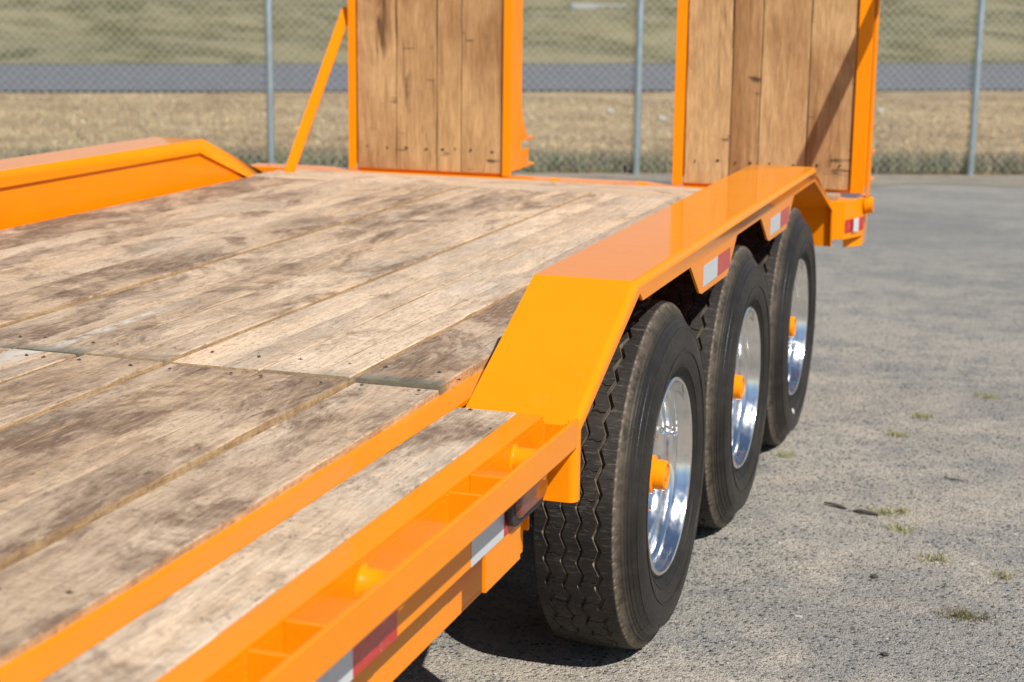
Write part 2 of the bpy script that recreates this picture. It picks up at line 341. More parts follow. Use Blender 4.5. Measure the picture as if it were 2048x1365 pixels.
def mk_field(name, a, b, c3, sc=1.0):
    m = Mt(name); v = m.map((1, 1.0, 1), src='Object')
    n1 = m.noise(v, 0.32 * sc, 5, 0.6, 0.6); n2 = m.noise(v, 1.6 * sc, 6, 0.7); n3 = m.noise(v, 14 * sc, 4, 0.7)
    n4 = m.noise(m.map((0.5, 1.6, 1), rot=(0, 0, 0.5)), 0.55 * sc, 4, 0.6, 0.8)
    c = m.mix(m.ramp(m.math('ADD', m.math('MULTIPLY', n1, 0.45), m.math('MULTIPLY', n4, 0.55)), [(0.44, 0.0), (0.53, 1.0)]), a, b)
    c = m.mix(m.ramp(n2, [(0.42, 0.0), (0.66, 0.8)]), c, c3)
    c = m.mix(m.ramp(n3, [(0.40, 0.35), (0.6, 0.0)]), c, m.mix(1.0, c, (0.45, 0.42, 0.36), 'MULTIPLY'))
    m.set(Color=c, Roughness=0.95, Spec=0.1)
    m.bump(m.math('ADD', n2, m.math('MULTIPLY', n3, 0.5)), 0.8, 0.08)
    return m.m
ORANGE = mk_paint(); WOOD = mk_wood('weathered_wood'); RWOOD = mk_wood('ramp_wood', fresh=1.0, axis='z')
CWOOD = WOOD
RUBBER = mk_rubber(); ALU = mk_alu(); TAPE = mk_tape(); ASPH = mk_asphalt()
GALV = simple('galvanised_steel', (0.46, 0.52, 0.54), 0.42, 0.75, 0.5, (60, 0.1, 0.002))
GALVW = simple('galvanised_wire', (0.42, 0.46, 0.47), 0.5, 0.6)
DARKST = simple('dark_steel', (0.035, 0.032, 0.03), 0.6, 0.3)
RUSTY = simple('rusted_nail', (0.075, 0.045, 0.03), 0.75, 0.4)
BLACKR = simple('black_grommet', (0.03, 0.028, 0.028), 0.55)
CHROME = simple('chrome_steel', (0.75, 0.75, 0.76), 0.16, 1.0)
ROAD = simple('road_asphalt', (0.155, 0.152, 0.158), 0.8, var=0.1, vs=2, bumps=(40, 0.3, 0.004))
STICKW = simple('paper_sticker', (0.78, 0.78, 0.76), 0.5, var=0.03)
INK = simple('printed_ink', (0.03, 0.03, 0.03), 0.6, var=0.02)
amb = Mt('amber_lens'); amb.set(Color=(0.20, 0.028, 0.008), Roughness=0.18, Coat=0.8, Spec=0.6); pass
amb.bump(amb.voro(amb.map(), 220, 'F1', 'Distance', 0.0), 0.5, 0.002); AMBER = amb.m

for M_ in list(bpy.data.materials):
    if M_.name in ('orange_paint', 'polished_aluminium', 'chrome_steel'): continue
    nt = M_.node_tree; b_ = nt.nodes['Principled BSDF'].inputs['Base Color']
    if b_.is_linked:
        src = b_.links[0].from_socket; mx = nt.nodes.new('ShaderNodeMix'); mx.data_type = 'RGBA'; mx.blend_type = 'MULTIPLY'
        mx.inputs[0].default_value = 1.0; nt.links.new(src, mx.inputs[6]); mx.inputs[7].default_value = (0.93, 0.93, 0.93, 1); nt.links.new(mx.outputs[2], b_)
# ------------------------------------------------------------------ setting: ground, field, road, hill
def sheet(name, x0, x1, y0, y1, nx, ny, zf, mat, kind='structure'):
    vs = []; fs = []
    for j in range(ny + 1):
        for i in range(nx + 1):
            x = x0 + (x1 - x0) * i / nx; y = y0 + (y1 - y0) * j / ny; vs.append((x, y, zf(x, y)))
    for j in range(ny):
        for i in range(nx):
            a = j * (nx + 1) + i; fs.append((a, a + 1, a + nx + 2, a + nx + 1))
    o = link(name, pydata(vs, fs), mat, None, 80); tag(o, kind=kind); return o
sheet('ground', -60, 60, -60, 60, 4, 4, lambda x, y: 0.0, ASPH)
# fence line: through (-5.38, 8.78) with direction D
FP = Vector((-5.38, 8.80)); FD = Vector((5.42, 2.27)).normalized(); FN = Vector((-FD.y, FD.x))
def fpt(s, n): p = FP + FD * s + FN * n; return p.x, p.y
def strip_sheet(name, n0, n1, ns, nn, zf, mat, s0=-90, s1=110, edge=0.0):
    vs = []; fs = []
    for j in range(nn + 1):
        for i in range(ns + 1):
            s = s0 + (s1 - s0) * i / ns
            t = j / nn; n = n0 + (n1 - n0) * t ** 1.3
            if j == 0 and edge: n += (noise.noise(Vector((s * 1.3, n0, 0.3)))) * edge
            x, y = fpt(s, n); vs.append((x, y, zf(s, n)))
    for j in range(nn):
        for i in range(ns):
            a = j * (ns + 1) + i; fs.append((a, a + 1, a + ns + 2, a + ns + 1))
    o = link(name, pydata(vs, fs), mat, None, 80); tag(o, kind='structure'); return o
DRY = mk_field('dry_grass', (0.52, 0.375, 0.20), (0.31, 0.20, 0.10), (0.56, 0.43, 0.25))
GREEN = mk_field('green_hill', (0.275, 0.235, 0.12), (0.125, 0.112, 0.042), (0.33, 0.285, 0.165), 0.55)
SAND = mk_field('sandy_verge', (0.40, 0.355, 0.29), (0.33, 0.295, 0.245), (0.44, 0.39, 0.32), 3)
def zdry(s, n): return 0.010 + 0.03 * max(0, min(1, (n - 0.1) / 1.5)) * max(0.0, min(1.0, (10 - n) / 3)) + 0.012 * noise.noise(Vector((s * 0.7, n * 0.7, 0)))
def rn0(s): return 11.07 + 0.153 * max(-30, min(40, s))
def rn1(s): return 20.3 + 0.227 * max(-30, min(40, s))
strip_sheet('verge', -0.55, 0.45, 700, 3, lambda s, n: 0.004, SAND, -40, 50, edge=0.7)
strip_sheet('field', 0.12, 34.0, 200, 40, zdry, DRY, edge=0.25)
def road_sheet():
    vs = []; fs = []; ns = 80
    for j in range(5):
        for i in range(ns + 1):
            s_ = -90 + 200 * i / ns; e = 0.10 * noise.noise(Vector((s_ * 0.9, j * 3.0, 1.0))) if j in (0, 4) else 0.0
            n_ = rn0(s_) + (rn1(s_) + 0.3 - rn0(s_)) * j / 4 + e; x, y = fpt(s_, n_); vs.append((x, y, 0.036))
    for j in range(4):
        for i in range(ns): a = j * (ns + 1) + i; fs.append((a, a + 1, a + ns + 2, a + ns + 1))
    o = link('road', pydata(vs, fs), ROAD); tag(o, kind='structure')
road_sheet()
def zhill(s, n):
    d = max(0, n - rn1(s))
    return 0.045 + 0.056 * d + 0.75 * noise.noise(Vector((s * 0.11 + n * 0.10, n * 0.16, 2.0))) * min(1, d / 4) + 0.26 * noise.noise(Vector((s * 0.3, n * 0.4 + s * 0.2, 5.0))) * min(1, d / 4)
def hill_sheet():
    vs = []; fs = []; ns, nn = 240, 100
    for j in range(nn + 1):
        for i in range(ns + 1):
            s_ = -160 + 360 * i / ns; n_ = rn1(s_) + 170 * (j / nn) ** 1.5 + (0.15 * noise.noise(Vector((s_, 4.0, 1.0))) if j == 0 else 0); x, y = fpt(s_, n_); vs.append((x, y, zhill(s_, n_)))
    for j in range(nn):
        for i in range(ns): a = j * (ns + 1) + i; fs.append((a, a + 1, a + ns + 2, a + ns + 1))
    o = link('hill', pydata(vs, fs), GREEN, None, 80); tag(o, kind='structure')
hill_sheet()

# ------------------------------------------------------------------ grass: field blades, weeds along the fence, tufts on the lot
BLADE = Mt('grass_blade'); ac = BLADE.n.new('ShaderNodeVertexColor'); ac.layer_name = 'tint'
BLADE.set(Color=ac.outputs[0], Roughness=0.8, Spec=0.15); BLADE = BLADE.m
def blades(name, pts, h, wd, cols, lean=0.5, rng=RNG):
    n = len(pts); pts = np.asarray(pts); a = rng.uniform(0, 2 * np.pi, n); hh = h * rng.uniform(0.5, 1.25, n); ww = wd * rng.uniform(0.6, 1.3, n)
    la = rng.uniform(0, 2 * np.pi, n); ll = hh * rng.uniform(0, lean, n)
    dx = np.cos(a) * ww / 2; dy = np.sin(a) * ww / 2
    v = np.zeros((n, 3, 3)); v[:, 0] = pts; v[:, 1] = pts; v[:, 2] = pts
    v[:, 0, 0] -= dx; v[:, 0, 1] -= dy; v[:, 1, 0] += dx; v[:, 1, 1] += dy
    v[:, 2, 0] += np.cos(la) * ll; v[:, 2, 1] += np.sin(la) * ll; v[:, 2, 2] += hh
    me = bpy.data.meshes.new(name); me.vertices.add(n * 3); me.loops.add(n * 3); me.polygons.add(n)
    me.vertices.foreach_set('co', v.reshape(-1)); me.loops.foreach_set('vertex_index', np.arange(n * 3))
    me.polygons.foreach_set('loop_start', np.arange(0, n * 3, 3)); me.polygons.foreach_set('loop_total', np.full(n, 3)); me.update(calc_edges=True)
    at = me.color_attributes.new('tint', 'FLOAT_COLOR', 'POINT')
    cols = np.asarray(cols); ci = cols[rng.integers(0, len(cols), n)] * rng.uniform(0.75, 1.25, (n, 1))
    c4 = np.ones((n, 3, 4)); c4[:, :, :3] = ci[:, None, :]; at.data.foreach_set('color', c4.reshape(-1))
    me.materials.append(BLADE)
    o = bpy.data.objects.new(name, me); COL.objects.link(o); return o
drycols = [(0.56, 0.42, 0.24), (0.44, 0.30, 0.16), (0.62, 0.50, 0.31), (0.31, 0.20, 0.10), (0.38, 0.34, 0.16)]
N = 52000
s = RNG.uniform(-9, 13, N); n = 0.2 + RNG.beta(1.0, 1.4, N) * 10
P_ = [(*fpt(a, b), zdry(a, b)) for a, b in zip(s, n)]
tag(blades('dry_grass', P_, 0.050, 0.013, drycols, 1.6), 'short dry tan grass growing in the field beyond the wire fence', 'grass', kind='stuff')
N = 15000
s = RNG.uniform(-9, 13, N); n = np.abs(RNG.normal(0.22, 0.22, N)) + 0.02
keep = np.array([noise.noise(Vector((a * 1.1, 3.3, 0))) > -0.35 for a in s]); s = s[keep]; n = n[keep]
P_ = [(*fpt(a, b), 0.005) for a, b in zip(s, n)]
tag(blades('fence_weeds', P_, 0.17, 0.013, [(0.16, 0.19, 0.07), (0.29, 0.31, 0.15), (0.12, 0.12, 0.06), (0.38, 0.35, 0.22), (0.22, 0.13, 0.08)], 0.7),
    'low green and brown weeds growing along the foot of the wire fence', 'weeds', kind='stuff')
tufts = [(0.580, 2.768, 34, .050, 'sparse green grass tuft on the asphalt, the farthest right of the wheels'), (0.384, 2.370, 34, .036, 'small green grass tuft on the asphalt, second farthest from the camera'),
         (0.326, 2.069, 30, .030, 'tiny green grass tuft nearest the rearmost wheel'), (0.435, 1.019, 26, .040, 'flat yellow green grass tuft on the asphalt just beyond the dark twig'),
         (0.548, 0.792, 30, .045, 'spread green grass tuft lying in a pale dusty patch'), (0.649, 0.392, 70, .055, 'dark brown and green grass tuft on the asphalt, the one nearest the camera'),
         (-0.053 + .06, 1.676, 22, .035, 'thin grass tuft growing beside the middle wheel'), (0.730, 0.722, 22, .035, 'thin green grass blades at the right edge of the view'),
         (0.372, 1.160, 40, .045, 'bright green grass tuft at the end of the dark twig'), (0.425, 1.20, 20, .030, 'small pale grass tuft behind the dark twig')]
for i, (x, y, k, rr, lb) in enumerate(tufts):
    rg = np.random.default_rng(100 + i)
    pp = [(rg.normal(0, rr * 0.55), rg.normal(0, rr * 0.4), 0) for _ in range(k * 3)]
    cl = [(0.16, 0.20, 0.05), (0.28, 0.30, 0.10), (0.34, 0.30, 0.14), (0.40, 0.33, 0.19)]
    if i == 5: cl = [(0.10, 0.075, 0.05), (0.16, 0.14, 0.06), (0.24, 0.26, 0.09), (0.13, 0.10, 0.07)]
    o = blades('grass_tuft', pp, 0.019, 0.0028, cl, 1.9, rg); o.location = (x, y, 0.001)
    tag(o, lb, 'grass tuft', 'grass tufts on the asphalt')
# loose stones and chips
def pebbles():
    rg = np.random.default_rng(5); vs = []; fs = []
    ico = bmesh.new(); bmesh.ops.create_icosphere(ico, subdivisions=1, radius=1.0); iv = np.array([v.co[:] for v in ico.verts]); iff = [[v.index for v in f_.verts] for f_ in ico.faces]; ico.free()
    k = 0; out = []
    for i in range(14000):
        x = rg.uniform(-0.9, 1.6); y = -1.0 + rg.beta(1, 1.6) * 6.0; sz = rg.lognormal(-6.15, 0.42); sz = min(sz, 0.007)
        A = rg.normal(size=(3, 3)) * 0.25 + np.eye(3); v = iv @ A * np.array([1, 1, 0.45]) * sz + np.array([x, y, sz * 0.12])
        out.append(v); fs += [[a + k for a in f_] for f_ in iff]; k += len(iv)
    return pydata(np.concatenate(out), fs)
PEB = Mt('loose_stone'); pv = PEB.map(); PEB.set(Color=PEB.ramp(PEB.sep(PEB.voro(pv, 40, 'F1', 'Color'))[0], [(0.0, (0.10, 0.095, 0.09)), (0.35, (0.26, 0.25, 0.24)), (0.7, (0.36, 0.31, 0.25)), (1.0, (0.50, 0.47, 0.43))]), Roughness=0.9)
tag(link('gravel', pebbles(), PEB.m), 'loose stone chips scattered over the weathered asphalt', 'gravel', kind='stuff')
# twig in two pieces, dark scraps
def twig(name, pts, rr, label, cat, mat):
    bm = bmesh.new(); prev = None; n = 7
    for i, p in enumerate(pts):
        p = Vector(p); d = (Vector(pts[min(i+1, len(pts)-1)]) - Vector(pts[max(i-1, 0)])).normalized(); s_ = d.cross(Vector((0, 0, 1))).normalized(); t_ = s_.cross(d)
        q = rr * (0.55 if i in (0, len(pts)-1) else 1.0) * random.uniform(0.8, 1.2)
        ring = [bm.verts.new(p + s_ * q * math.cos(2*math.pi*k/n) + t_ * q * math.sin(2*math.pi*k/n) * 0.7) for k in range(n)]
        if prev: [bm.faces.new((prev[k], prev[(k+1) % n], ring[(k+1) % n], ring[k])) for k in range(n)]
        else: bm.faces.new(ring)
        prev = ring
    bm.faces.new(prev[::-1]); return tag(link(name, from_bm(bm), mat, None, 60), label, cat)
BARK = simple('dark_bark', (0.06, 0.048, 0.042), 0.85, bumps=(90, 0.5, 0.002))
twig('twig', [(0.199, 1.193, .006), (0.222, 1.180, .009), (0.250, 1.171, .006), (0.268, 1.160, .005)], 0.0060, 'dark thin twig lying on the asphalt beside the middle wheel', 'twig', BARK)
twig('twig', [(0.290, 1.148, .005), (0.31, 1.142, .009), (0.34, 1.135, .008), (0.360, 1.136, .005)], 0.0072, 'shorter dark twig piece touching the bright green tuft', 'twig', BARK)
twig('twig', [(0.515, 1.60, .004), (0.545, 1.575, .008), (0.57, 1.58, .004)], 0.0035, 'small dark curled twig scrap right of the wheels, behind the tufts', 'twig', BARK)
def clod(name, loc, sz, mat, label, cat, seed, flat=0.5):
    bm = bmesh.new(); bmesh.ops.create_icosphere(bm, subdivisions=2, radius=1)
    for v in bm.verts:
        v.co *= 1 + 0.45 * noise.noise(v.co * 1.7 + Vector((seed, 0, 0))); v.co = Vector((v.co.x * sz, v.co.y * sz * 0.8, v.co.z * sz * flat))
    me = from_bm(bm); o = link(name, me, mat, None, 60); o.location = loc; return tag(o, label, cat)
clod('asphalt_chip', (0.409, 0.60, .004), .011, BARK, 'black chip of tar lying on the asphalt in front of the wheels', 'tar chip', 3)
clod('asphalt_chip', (0.490, 0.08, .004), .009, BARK, 'small dark tar chip on the asphalt near the bottom right', 'tar chip', 8)
LIT = simple('white_litter', (0.50, 0.48, 0.44), 0.6, var=0.05)
for (x, y, sz, lb, sd_) in ((-4.25, 15.3, .045, 'white scrap of litter in the dry grass, leftmost of the three', 1), (-3.42, 14.4, .045, 'white scrap of litter in the dry grass just left of the right ramp', 4), (-1.35, 17.0, .045, 'white scrap of litter in the dry grass right of the right ramp', 9)):
    clod('litter', (x, y, 0.14), sz, LIT, lb, 'litter', sd_, 0.7)
bs = boxes('concrete_pad', [(-0.9, 0.9, -0.5, 0.5, 0, 0.35)], simple('pale_concrete', (0.40, 0.40, 0.40), 0.8), None, 0.02)
bx_, by_ = fpt(7.9, 41.0); bs.location = (bx_, by_, zhill(7.9, 41.0) - 0.27); bs.rotation_euler.z = 0.39
tag(bs, 'pale concrete pad on the green slope beyond the road', 'concrete pad')

# ------------------------------------------------------------------ chain link fence
fence = empty('chain_link_fence', (FP.x, FP.y, 0), 'galvanised chain link fence running behind the trailer along the lot edge', 'fence')
def floc(s, n, z): x, y = fpt(s, n); return Vector((x - FP.x, y - FP.y, z))
pm = lathe([(0, 0.0001), (0, 0.030), (1.95, 0.030), (1.975, 0.022), (1.98, 0.0001)], 20)
pm.transform(Matrix.Rotation(-math.pi / 2, 4, 'Y'))
for i, sp in enumerate((-6.05, -3.02, 0.0, 3.02, 5.88, 8.9, 11.9)):
    o = link('fence_post', pm, GALV, fence); o.location = floc(sp, -0.03, 0)
    if i == 0: shade(pm, 40)
tr = link('top_rail', lathe([(-9.0, 0.0001), (-9.0, 0.021), (14.5, 0.021), (14.5, 0.0001)], 12), GALV, fence, 60)
tr.rotation_euler.z = math.atan2(FD.y, FD.x); tr.location = (0, 0, 1.93)
def wire_mesh():
    H_, step, wr = 1.88, 0.0705, 0.0027; vs = []; fs = []
    s0, s1 = -9.0, 14.5
    def prism3(p, q, yo):
        k = len(vs); d = (q - p).normalized(); nn = Vector((0, 1, 0)); t = d.cross(nn)
        for e in (p, q):
            for a in (0, 2.094, 4.189): vs.append(tuple(e + nn * (math.cos(a) * wr + yo) + t * math.sin(a) * wr))
        for a in range(3): fs.append((k + a, k + (a + 1) % 3, k + 3 + (a + 1) % 3, k + 3 + a))
    m_ = int((s1 - s0 + H_) / step)
    for i in range(m_):
        a = s0 - H_ + i * step
        for sg in (1, -1):
            xa, xb = a, a + H_; za, zb = (0.03, 0.03 + H_) if sg > 0 else (0.03 + H_, 0.03)
            if xa < s0: t = (s0 - xa) / H_; za = za + (zb - za) * t; xa = s0
            if xb > s1: t = (s1 - xa) / (xb - xa); zb = za + (zb - za) * t; xb = s1
            prism3(Vector((xa, 0, za)), Vector((xb, 0, zb)), 0.002 * sg)
    return pydata(vs, fs)
wm = link('wire_mesh', wire_mesh(), GALVW, fence); wm.rotation_euler.z = math.atan2(FD.y, FD.x); wm.location = floc(0, 0.006, 0); wm['kind'] = 'stuff'

# ------------------------------------------------------------------ trailer
T = empty('equipment_trailer', (-1.29, 0.93, 0), 'orange flatbed equipment trailer with weathered plank deck, three wheels per side and raised ramps', 'trailer')
T_OFF = Vector((-1.29, 0.93, 0))
def TP(o):
    """o built in world coordinates: parent it to the trailer, keeping its place"""
    o.parent = T; o.matrix_parent_inverse = Matrix.Translation(-T_OFF); return o
class _P: pass
def tbox(name, lst, mat=ORANGE, **k): return TP(boxes(name, lst, mat, None, **k))
def tprism(name, poly, lo, hi, axis, mat=ORANGE, **k): return TP(prism(name, poly, lo, hi, axis, mat, None, **k))

ZD, ZF = 0.737, 0.717            # plank tops, steel flange tops
YF, YS, YR = -4.3, -0.703, 2.43   # front end, butt joint, rear end of long planks
XL, XR = -2.287, -0.298

def plank_mesh(x0, x1, y0, y1, z1, th=0.040, crack=None, seed=0, dy=0.04, axis_swap=False, chip=1.0):
    """plank with slightly uneven edges; crack=(xc, ya, yb, width, wander)"""
    rg = random.Random(seed); ny = max(2, int((y1 - y0) / dy)); ys = [y0 + (y1 - y0) * i / ny for i in range(ny + 1)]
    ys[0] = y0; vs = []; fs = []
    def nz(a, b, s_): return noise.noise(Vector((a * s_, b, seed * 1.7)))
    rows = []
    for i, y in enumerate(ys):
        el = x0 + 0.0012 * chip * nz(y, 1, 6) + 0.0010 * chip * nz(y, 2, 30); er = x1 + 0.0012 * chip * nz(y, 3, 6) + 0.0010 * chip * nz(y, 4, 30)
        if nz(y, 7, 3.1) > 0.42: er -= 0.0035 * chip
        if i in (0, ny): ey = 0.0
        top = z1 + 0.0008 * nz(y, 5, 2.0); c = 0.0022
        cols = [(el, z1 - th), (el, top - c), (el + c, top)]
        if crack:
            xc, ya, yb, wd, wn_ = crack; g = 0.0
            if ya <= y <= yb:
                e = min((y - ya) / 0.1, (yb - y) / 0.25, 1.0); g = wd * max(0.0, min(1, e)) * (0.35 + 0.65 * abs(nz(y, 9, 9)) * 2)
                if nz(y, 12, 7) > 0.28: g *= 0.15
            xx = xc + wn_ * nz(y, 8, 1.3) + 0.003 * nz(y, 10, 14)
            cols += [(xx - g / 2 - 0.0006, top), (xx, top - (0.012 if g > 0.0006 else 0.0004)), (xx + g / 2 + 0.0006, top)]
        cols += [(er - c, top), (er, top - c), (er, z1 - th)]
        rows.append(cols)
    m_ = len(rows[0])
    for y, cols in zip(ys, rows):
        for j, (x, z) in enumerate(cols): vs.append((x, y + 0.0012 * nz(x, 20, 40) if y in (ys[0], ys[-1]) else y, z))
    for i in range(ny):
        for j in range(m_ - 1): a = i * m_ + j; fs.append((a, a + 1, a + m_ + 1, a + m_))
        fs.append((i * m_ + m_ - 1, i * m_, (i + 1) * m_, (i + 1) * m_ + m_ - 1))
    fs.append(tuple(range(m_))); fs.append(tuple(ny * m_ + j for j in range(m_))[::-1])
    me = pydata(vs, fs); bm = bmesh.new(); bm.from_mesh(me); bmesh.ops.recalc_face_normals(bm, faces=bm.faces); bm.to_mesh(me); bm.free(); shade(me, 35)
    return me
def plank(x0, x1, y0, y1, z, seed, crack=None, green=0.0, white=0.0, end_y=None, name='deck_plank', mat=WOOD, tone=None, dirt=0.5, **k):
    o = TP(link(name, plank_mesh(x0, x1, y0, y1, z, crack=crack, seed=seed, **k), mat))
    o['green'] = float(green); o['white'] = float(white); o['tone'] = float(tone if tone is not None else random.uniform(.3, .8)); o['dirt'] = float(dirt); o['end_y'] = float(y0 if end_y is None else end_y); return o
STREAK = {5: 1.0}
joints = [XL, -2.045, -1.825, -1.612, -1.398, -1.238, -1.079, -0.881, -0.675, -0.479, XR]
gapsR = [0.0, 0.007, 0.005, 0.007, 0.016, 0.004, 0.012, 0.012, 0.009, 0.012, 0.0]
gapsF = [0.0, 0.003, 0.004, 0.006, 0.003, 0.004, 0.014, 0.016, 0.003, 0.015, 0.0]
zR = [0.000, 0.001, 0.000, 0.003, -0.001, 0.000, 0.002, -0.001, 0.001, 0.000]
zFr = [-0.001, -0.001, -0.001, -0.001, -0.001, -0.0005, -0.001, -0.003, -0.0030, -0.008]
fcr = {5: (-1.14, -1.6, -0.9, .002, .004), 6: (-0.985, -1.5, YS, .0030, .012), 7: (-0.792, -2.2, -0.78, .0052, .018), 8: (-0.60, -1.35, -0.8, .0022, .005)}
rcr = {5: (-1.190, YS, -0.15, .004, .006), 9: (-0.385, YS, -0.40, .003, .006), 7: (-0.76, 0.2, 1.0, .004, .008), 8: (-0.555, YS, 0.6, .0022, .004), 4: (-1.31, YS, 1.6, .004, .004), 6: (-0.975, 0.1, 1.9, .004, .006), 3: (-1.50, 0.3, 1.8, .004, .008), 1: (-1.93, 0.8, 2.1, .004, .006)}
rgreen = {4: 0.5, 5: 0.8, 6: 0.25, 7: 0.0, 8: 0.35, 9: 0.85, 3: 0.3}
fwhite = {5: 1.0}; rwhite = {}
for i in range(10):
    a, b = joints[i], joints[i + 1]
    pr_ = plank(a + gapsR[i] / 2, b - gapsR[i + 1] / 2, YS + 0.003 + (0.002 if i % 2 else 0), YR, ZD + zR[i], 11 + i, rcr.get(i), rgreen.get(i, 0.0), rwhite.get(i, 0.0), tone=(.35, .55, .75, .5, .6, .55, .75, .9, 1.0, .45)[i], dirt=(.95, .45, .35, .7, .7, .55, .5, .1, .1, .85)[i]); pr_['streak'] = STREAK.get(i, 0.0)
    plank(a + gapsF[i] / 2, b - gapsF[i + 1] / 2, YF, YS - 0.002 - 0.002 * (i % 3), ZD + zFr[i], 41 + i, fcr.get(i), 0.0, fwhite.get(i, 0.0), end_y=YS, tone=(.4, .4, .4, .4, .4, .45, .35, .3, .4, .6)[i], dirt=(.6, .6, .6, .6, .65, .5, .65, .9, .85, .7)[i])
# cross planks at the tail, with grain along the trailer width
def cross_plank(y0, y1, z, seed):
    me = plank_mesh(-y1, -y0, -2.30, -0.290, z, seed=seed, dy=0.08)
    o = link('cross_plank', me, WOOD); o.parent = T
    o.matrix_parent_inverse = Matrix.Translation(-T_OFF) @ Matrix.Rotation(-math.pi / 2, 4, 'Z')
    # rotation by -90 deg: (x, y) -> (y, -x)
    o['green'] = 0.0; o['white'] = 0.0; o['end_y'] = 99.0; o['tone'] = 0.8; o['dirt'] = 0.4
cross_plank(YR + 0.006, YR + 0.175, ZD + 0.001, 71); cross_plank(YR + 0.180, 2.765, ZD - 0.001, 72)
# narrow outrigger boards outside the main beam, each side
plank(-0.238, -0.120, YF, -0.776, ZF + 0.001, 81, None, 0, 0, -0.776, tone=.95, dirt=.45)
plank(-2.46, -2.342, YF, -0.776, ZF + 0.001, 82, None, 0, 0, -0.776)

# nails: small rusty head with a bent tip standing in a split dimple
def nail_mesh():
    bm = bmesh.new(); bmesh.ops.create_cone(bm, cap_ends=True, segments=9, radius1=0.0055, radius2=0.0042, depth=0.0022)
    for v in bm.verts: v.co.x *= 1.25
    q = bmesh.ops.create_cone(bm, cap_ends=True, segments=5, radius1=0.0016, radius2=0.0008, depth=0.006, matrix=Matrix.Translation((0.001, 0, 0.0032)) @ Matrix.Rotation(0.6, 4, 'Y'))
    q = bmesh.ops.create_cone(bm, cap_ends=True, segments=4, radius1=0.0012, radius2=0.0006, depth=0.016, matrix=Matrix.Translation((0.001, 0, 0.0012)) @ Matrix.Rotation(1.5, 4, 'Y'))
    me = from_bm(bm); me.materials.append(RUSTY); return me
NAIL = nail_mesh()
def nail(x, y, z, sc=1.0, parent=None, rot=None):
    o = bpy.data.objects.new('nail', NAIL); COL.objects.link(o); sc *= random.uniform(0.5, 0.7); o.location = (x, y, z + 0.0002); o.scale = (sc,) * 3
    o.rotation_euler = rot or (0, 0, random.uniform(-0.5, 0.5)); return TP(o)
frx = [-1.171, -1.13, -1.050, -0.929, -0.842, -0.712, -0.647, -0.517, -0.436, -0.320]
rrx = [-1.235, -1.113, -1.055, -0.924, -0.838, -0.730, -0.639, -0.530, -0.453, -0.337]
for x in frx + [-1.29, -1.36]: nail(x, -0.755 + random.uniform(-.006, .006), ZD + 0.0005)
for x in rrx + [-1.29, -1.36, -1.45, -1.56, -1.66, -1.77]: nail(x, -0.598 + random.uniform(-.006, .006), ZD + 0.001)
nail(-0.281, -0.642, ZD); nail(-0.206, -0.786, ZF + 0.001); nail(-0.128, -0.90, ZF + 0.001, .7)
for i in range(10):
    for fx in (0.25, 0.75):
        for yy in ():
            x = joints[i] + (joints[i+1] - joints[i]) * fx
            nail(x, yy + random.uniform(-.01, .01), ZD + max(0, zR[i]))
        nail(joints[i] + (joints[i+1] - joints[i]) * fx, -1.9 + random.uniform(-.02, .02), ZD + zFr[i])

# steel: inner flange strip, side plates, rub rails, pockets, spools, mirrored to both sides
CX = -1.2925
def mir(x): return 2 * CX - x
def mbox(b): x0, x1, *rest = b; return (mir(x1), mir(x0), *rest)
def both(name, lst, left=True, **k):
    a = tbox(name, lst, **k)
    if left: tbox(name, [mbox(b) for b in lst], **k)
    return a
both('deck_flange', [(-0.400, -0.2405, YF, 2.43, ZF - 0.010, ZF)])
both('outer_flange', [(-0.1175, -0.0683, YF, -0.776, ZF - 0.010, ZF + 0.001)], bev=0.0015)
both('board_support', [(-0.2385, -0.1195, YF, -0.776, ZF - 0.056, ZF - 0.042)])
both('side_plate', [(-0.076, -0.0680, YF, -0.776, 0.556, ZF - 0.0102)])
both('side_beam', [(-0.140, -0.128, YF, -0.70, 0.434, 0.660)])
both('beam_foot', [(-0.210, -0.1285, YF, -0.70, 0.426, 0.4335)])
both('gusset_plate', [(-0.076, -0.0685, -1.087, -0.902, 0.486, 0.5550)], bev=0.001)
both('rub_rail', [(-0.0120, -0.0035, YF, -0.770, 0.664, 0.7165)], bev=0.002)
for yy in (-0.0, -0.67, -1.34, -2.01):
    y0 = -1.272 + yy; y1 = y0 + 0.108
    both('stake_pocket', [(-0.0677, -0.0123, y0, y0 + 0.008, 0.6645, 0.7145)], bev=0.001); both('stake_pocket', [(-0.0677, -0.0123, y1 - 0.008, y1, 0.6645, 0.7145)], bev=0.001)
spm = lathe([(-0.0276, 0.012), (-0.0276, 0.0290), (-0.0250, 0.0265), (-0.0222, 0.0235), (0.0225, 0.0235), (0.0252, 0.0262), (0.0276, 0.0285), (0.0276, 0.012)], 28)
for yy in (-0.945, -1.60, -2.27, -2.94):
    for sd_ in (0, 1):
        o = link('pipe_spool', spm, ORANGE, None, 50 if (yy == -0.945 and not sd_) else None); o.location = ((-0.0400 if not sd_ else mir(-0.0400)), yy, 0.6785); TP(o)
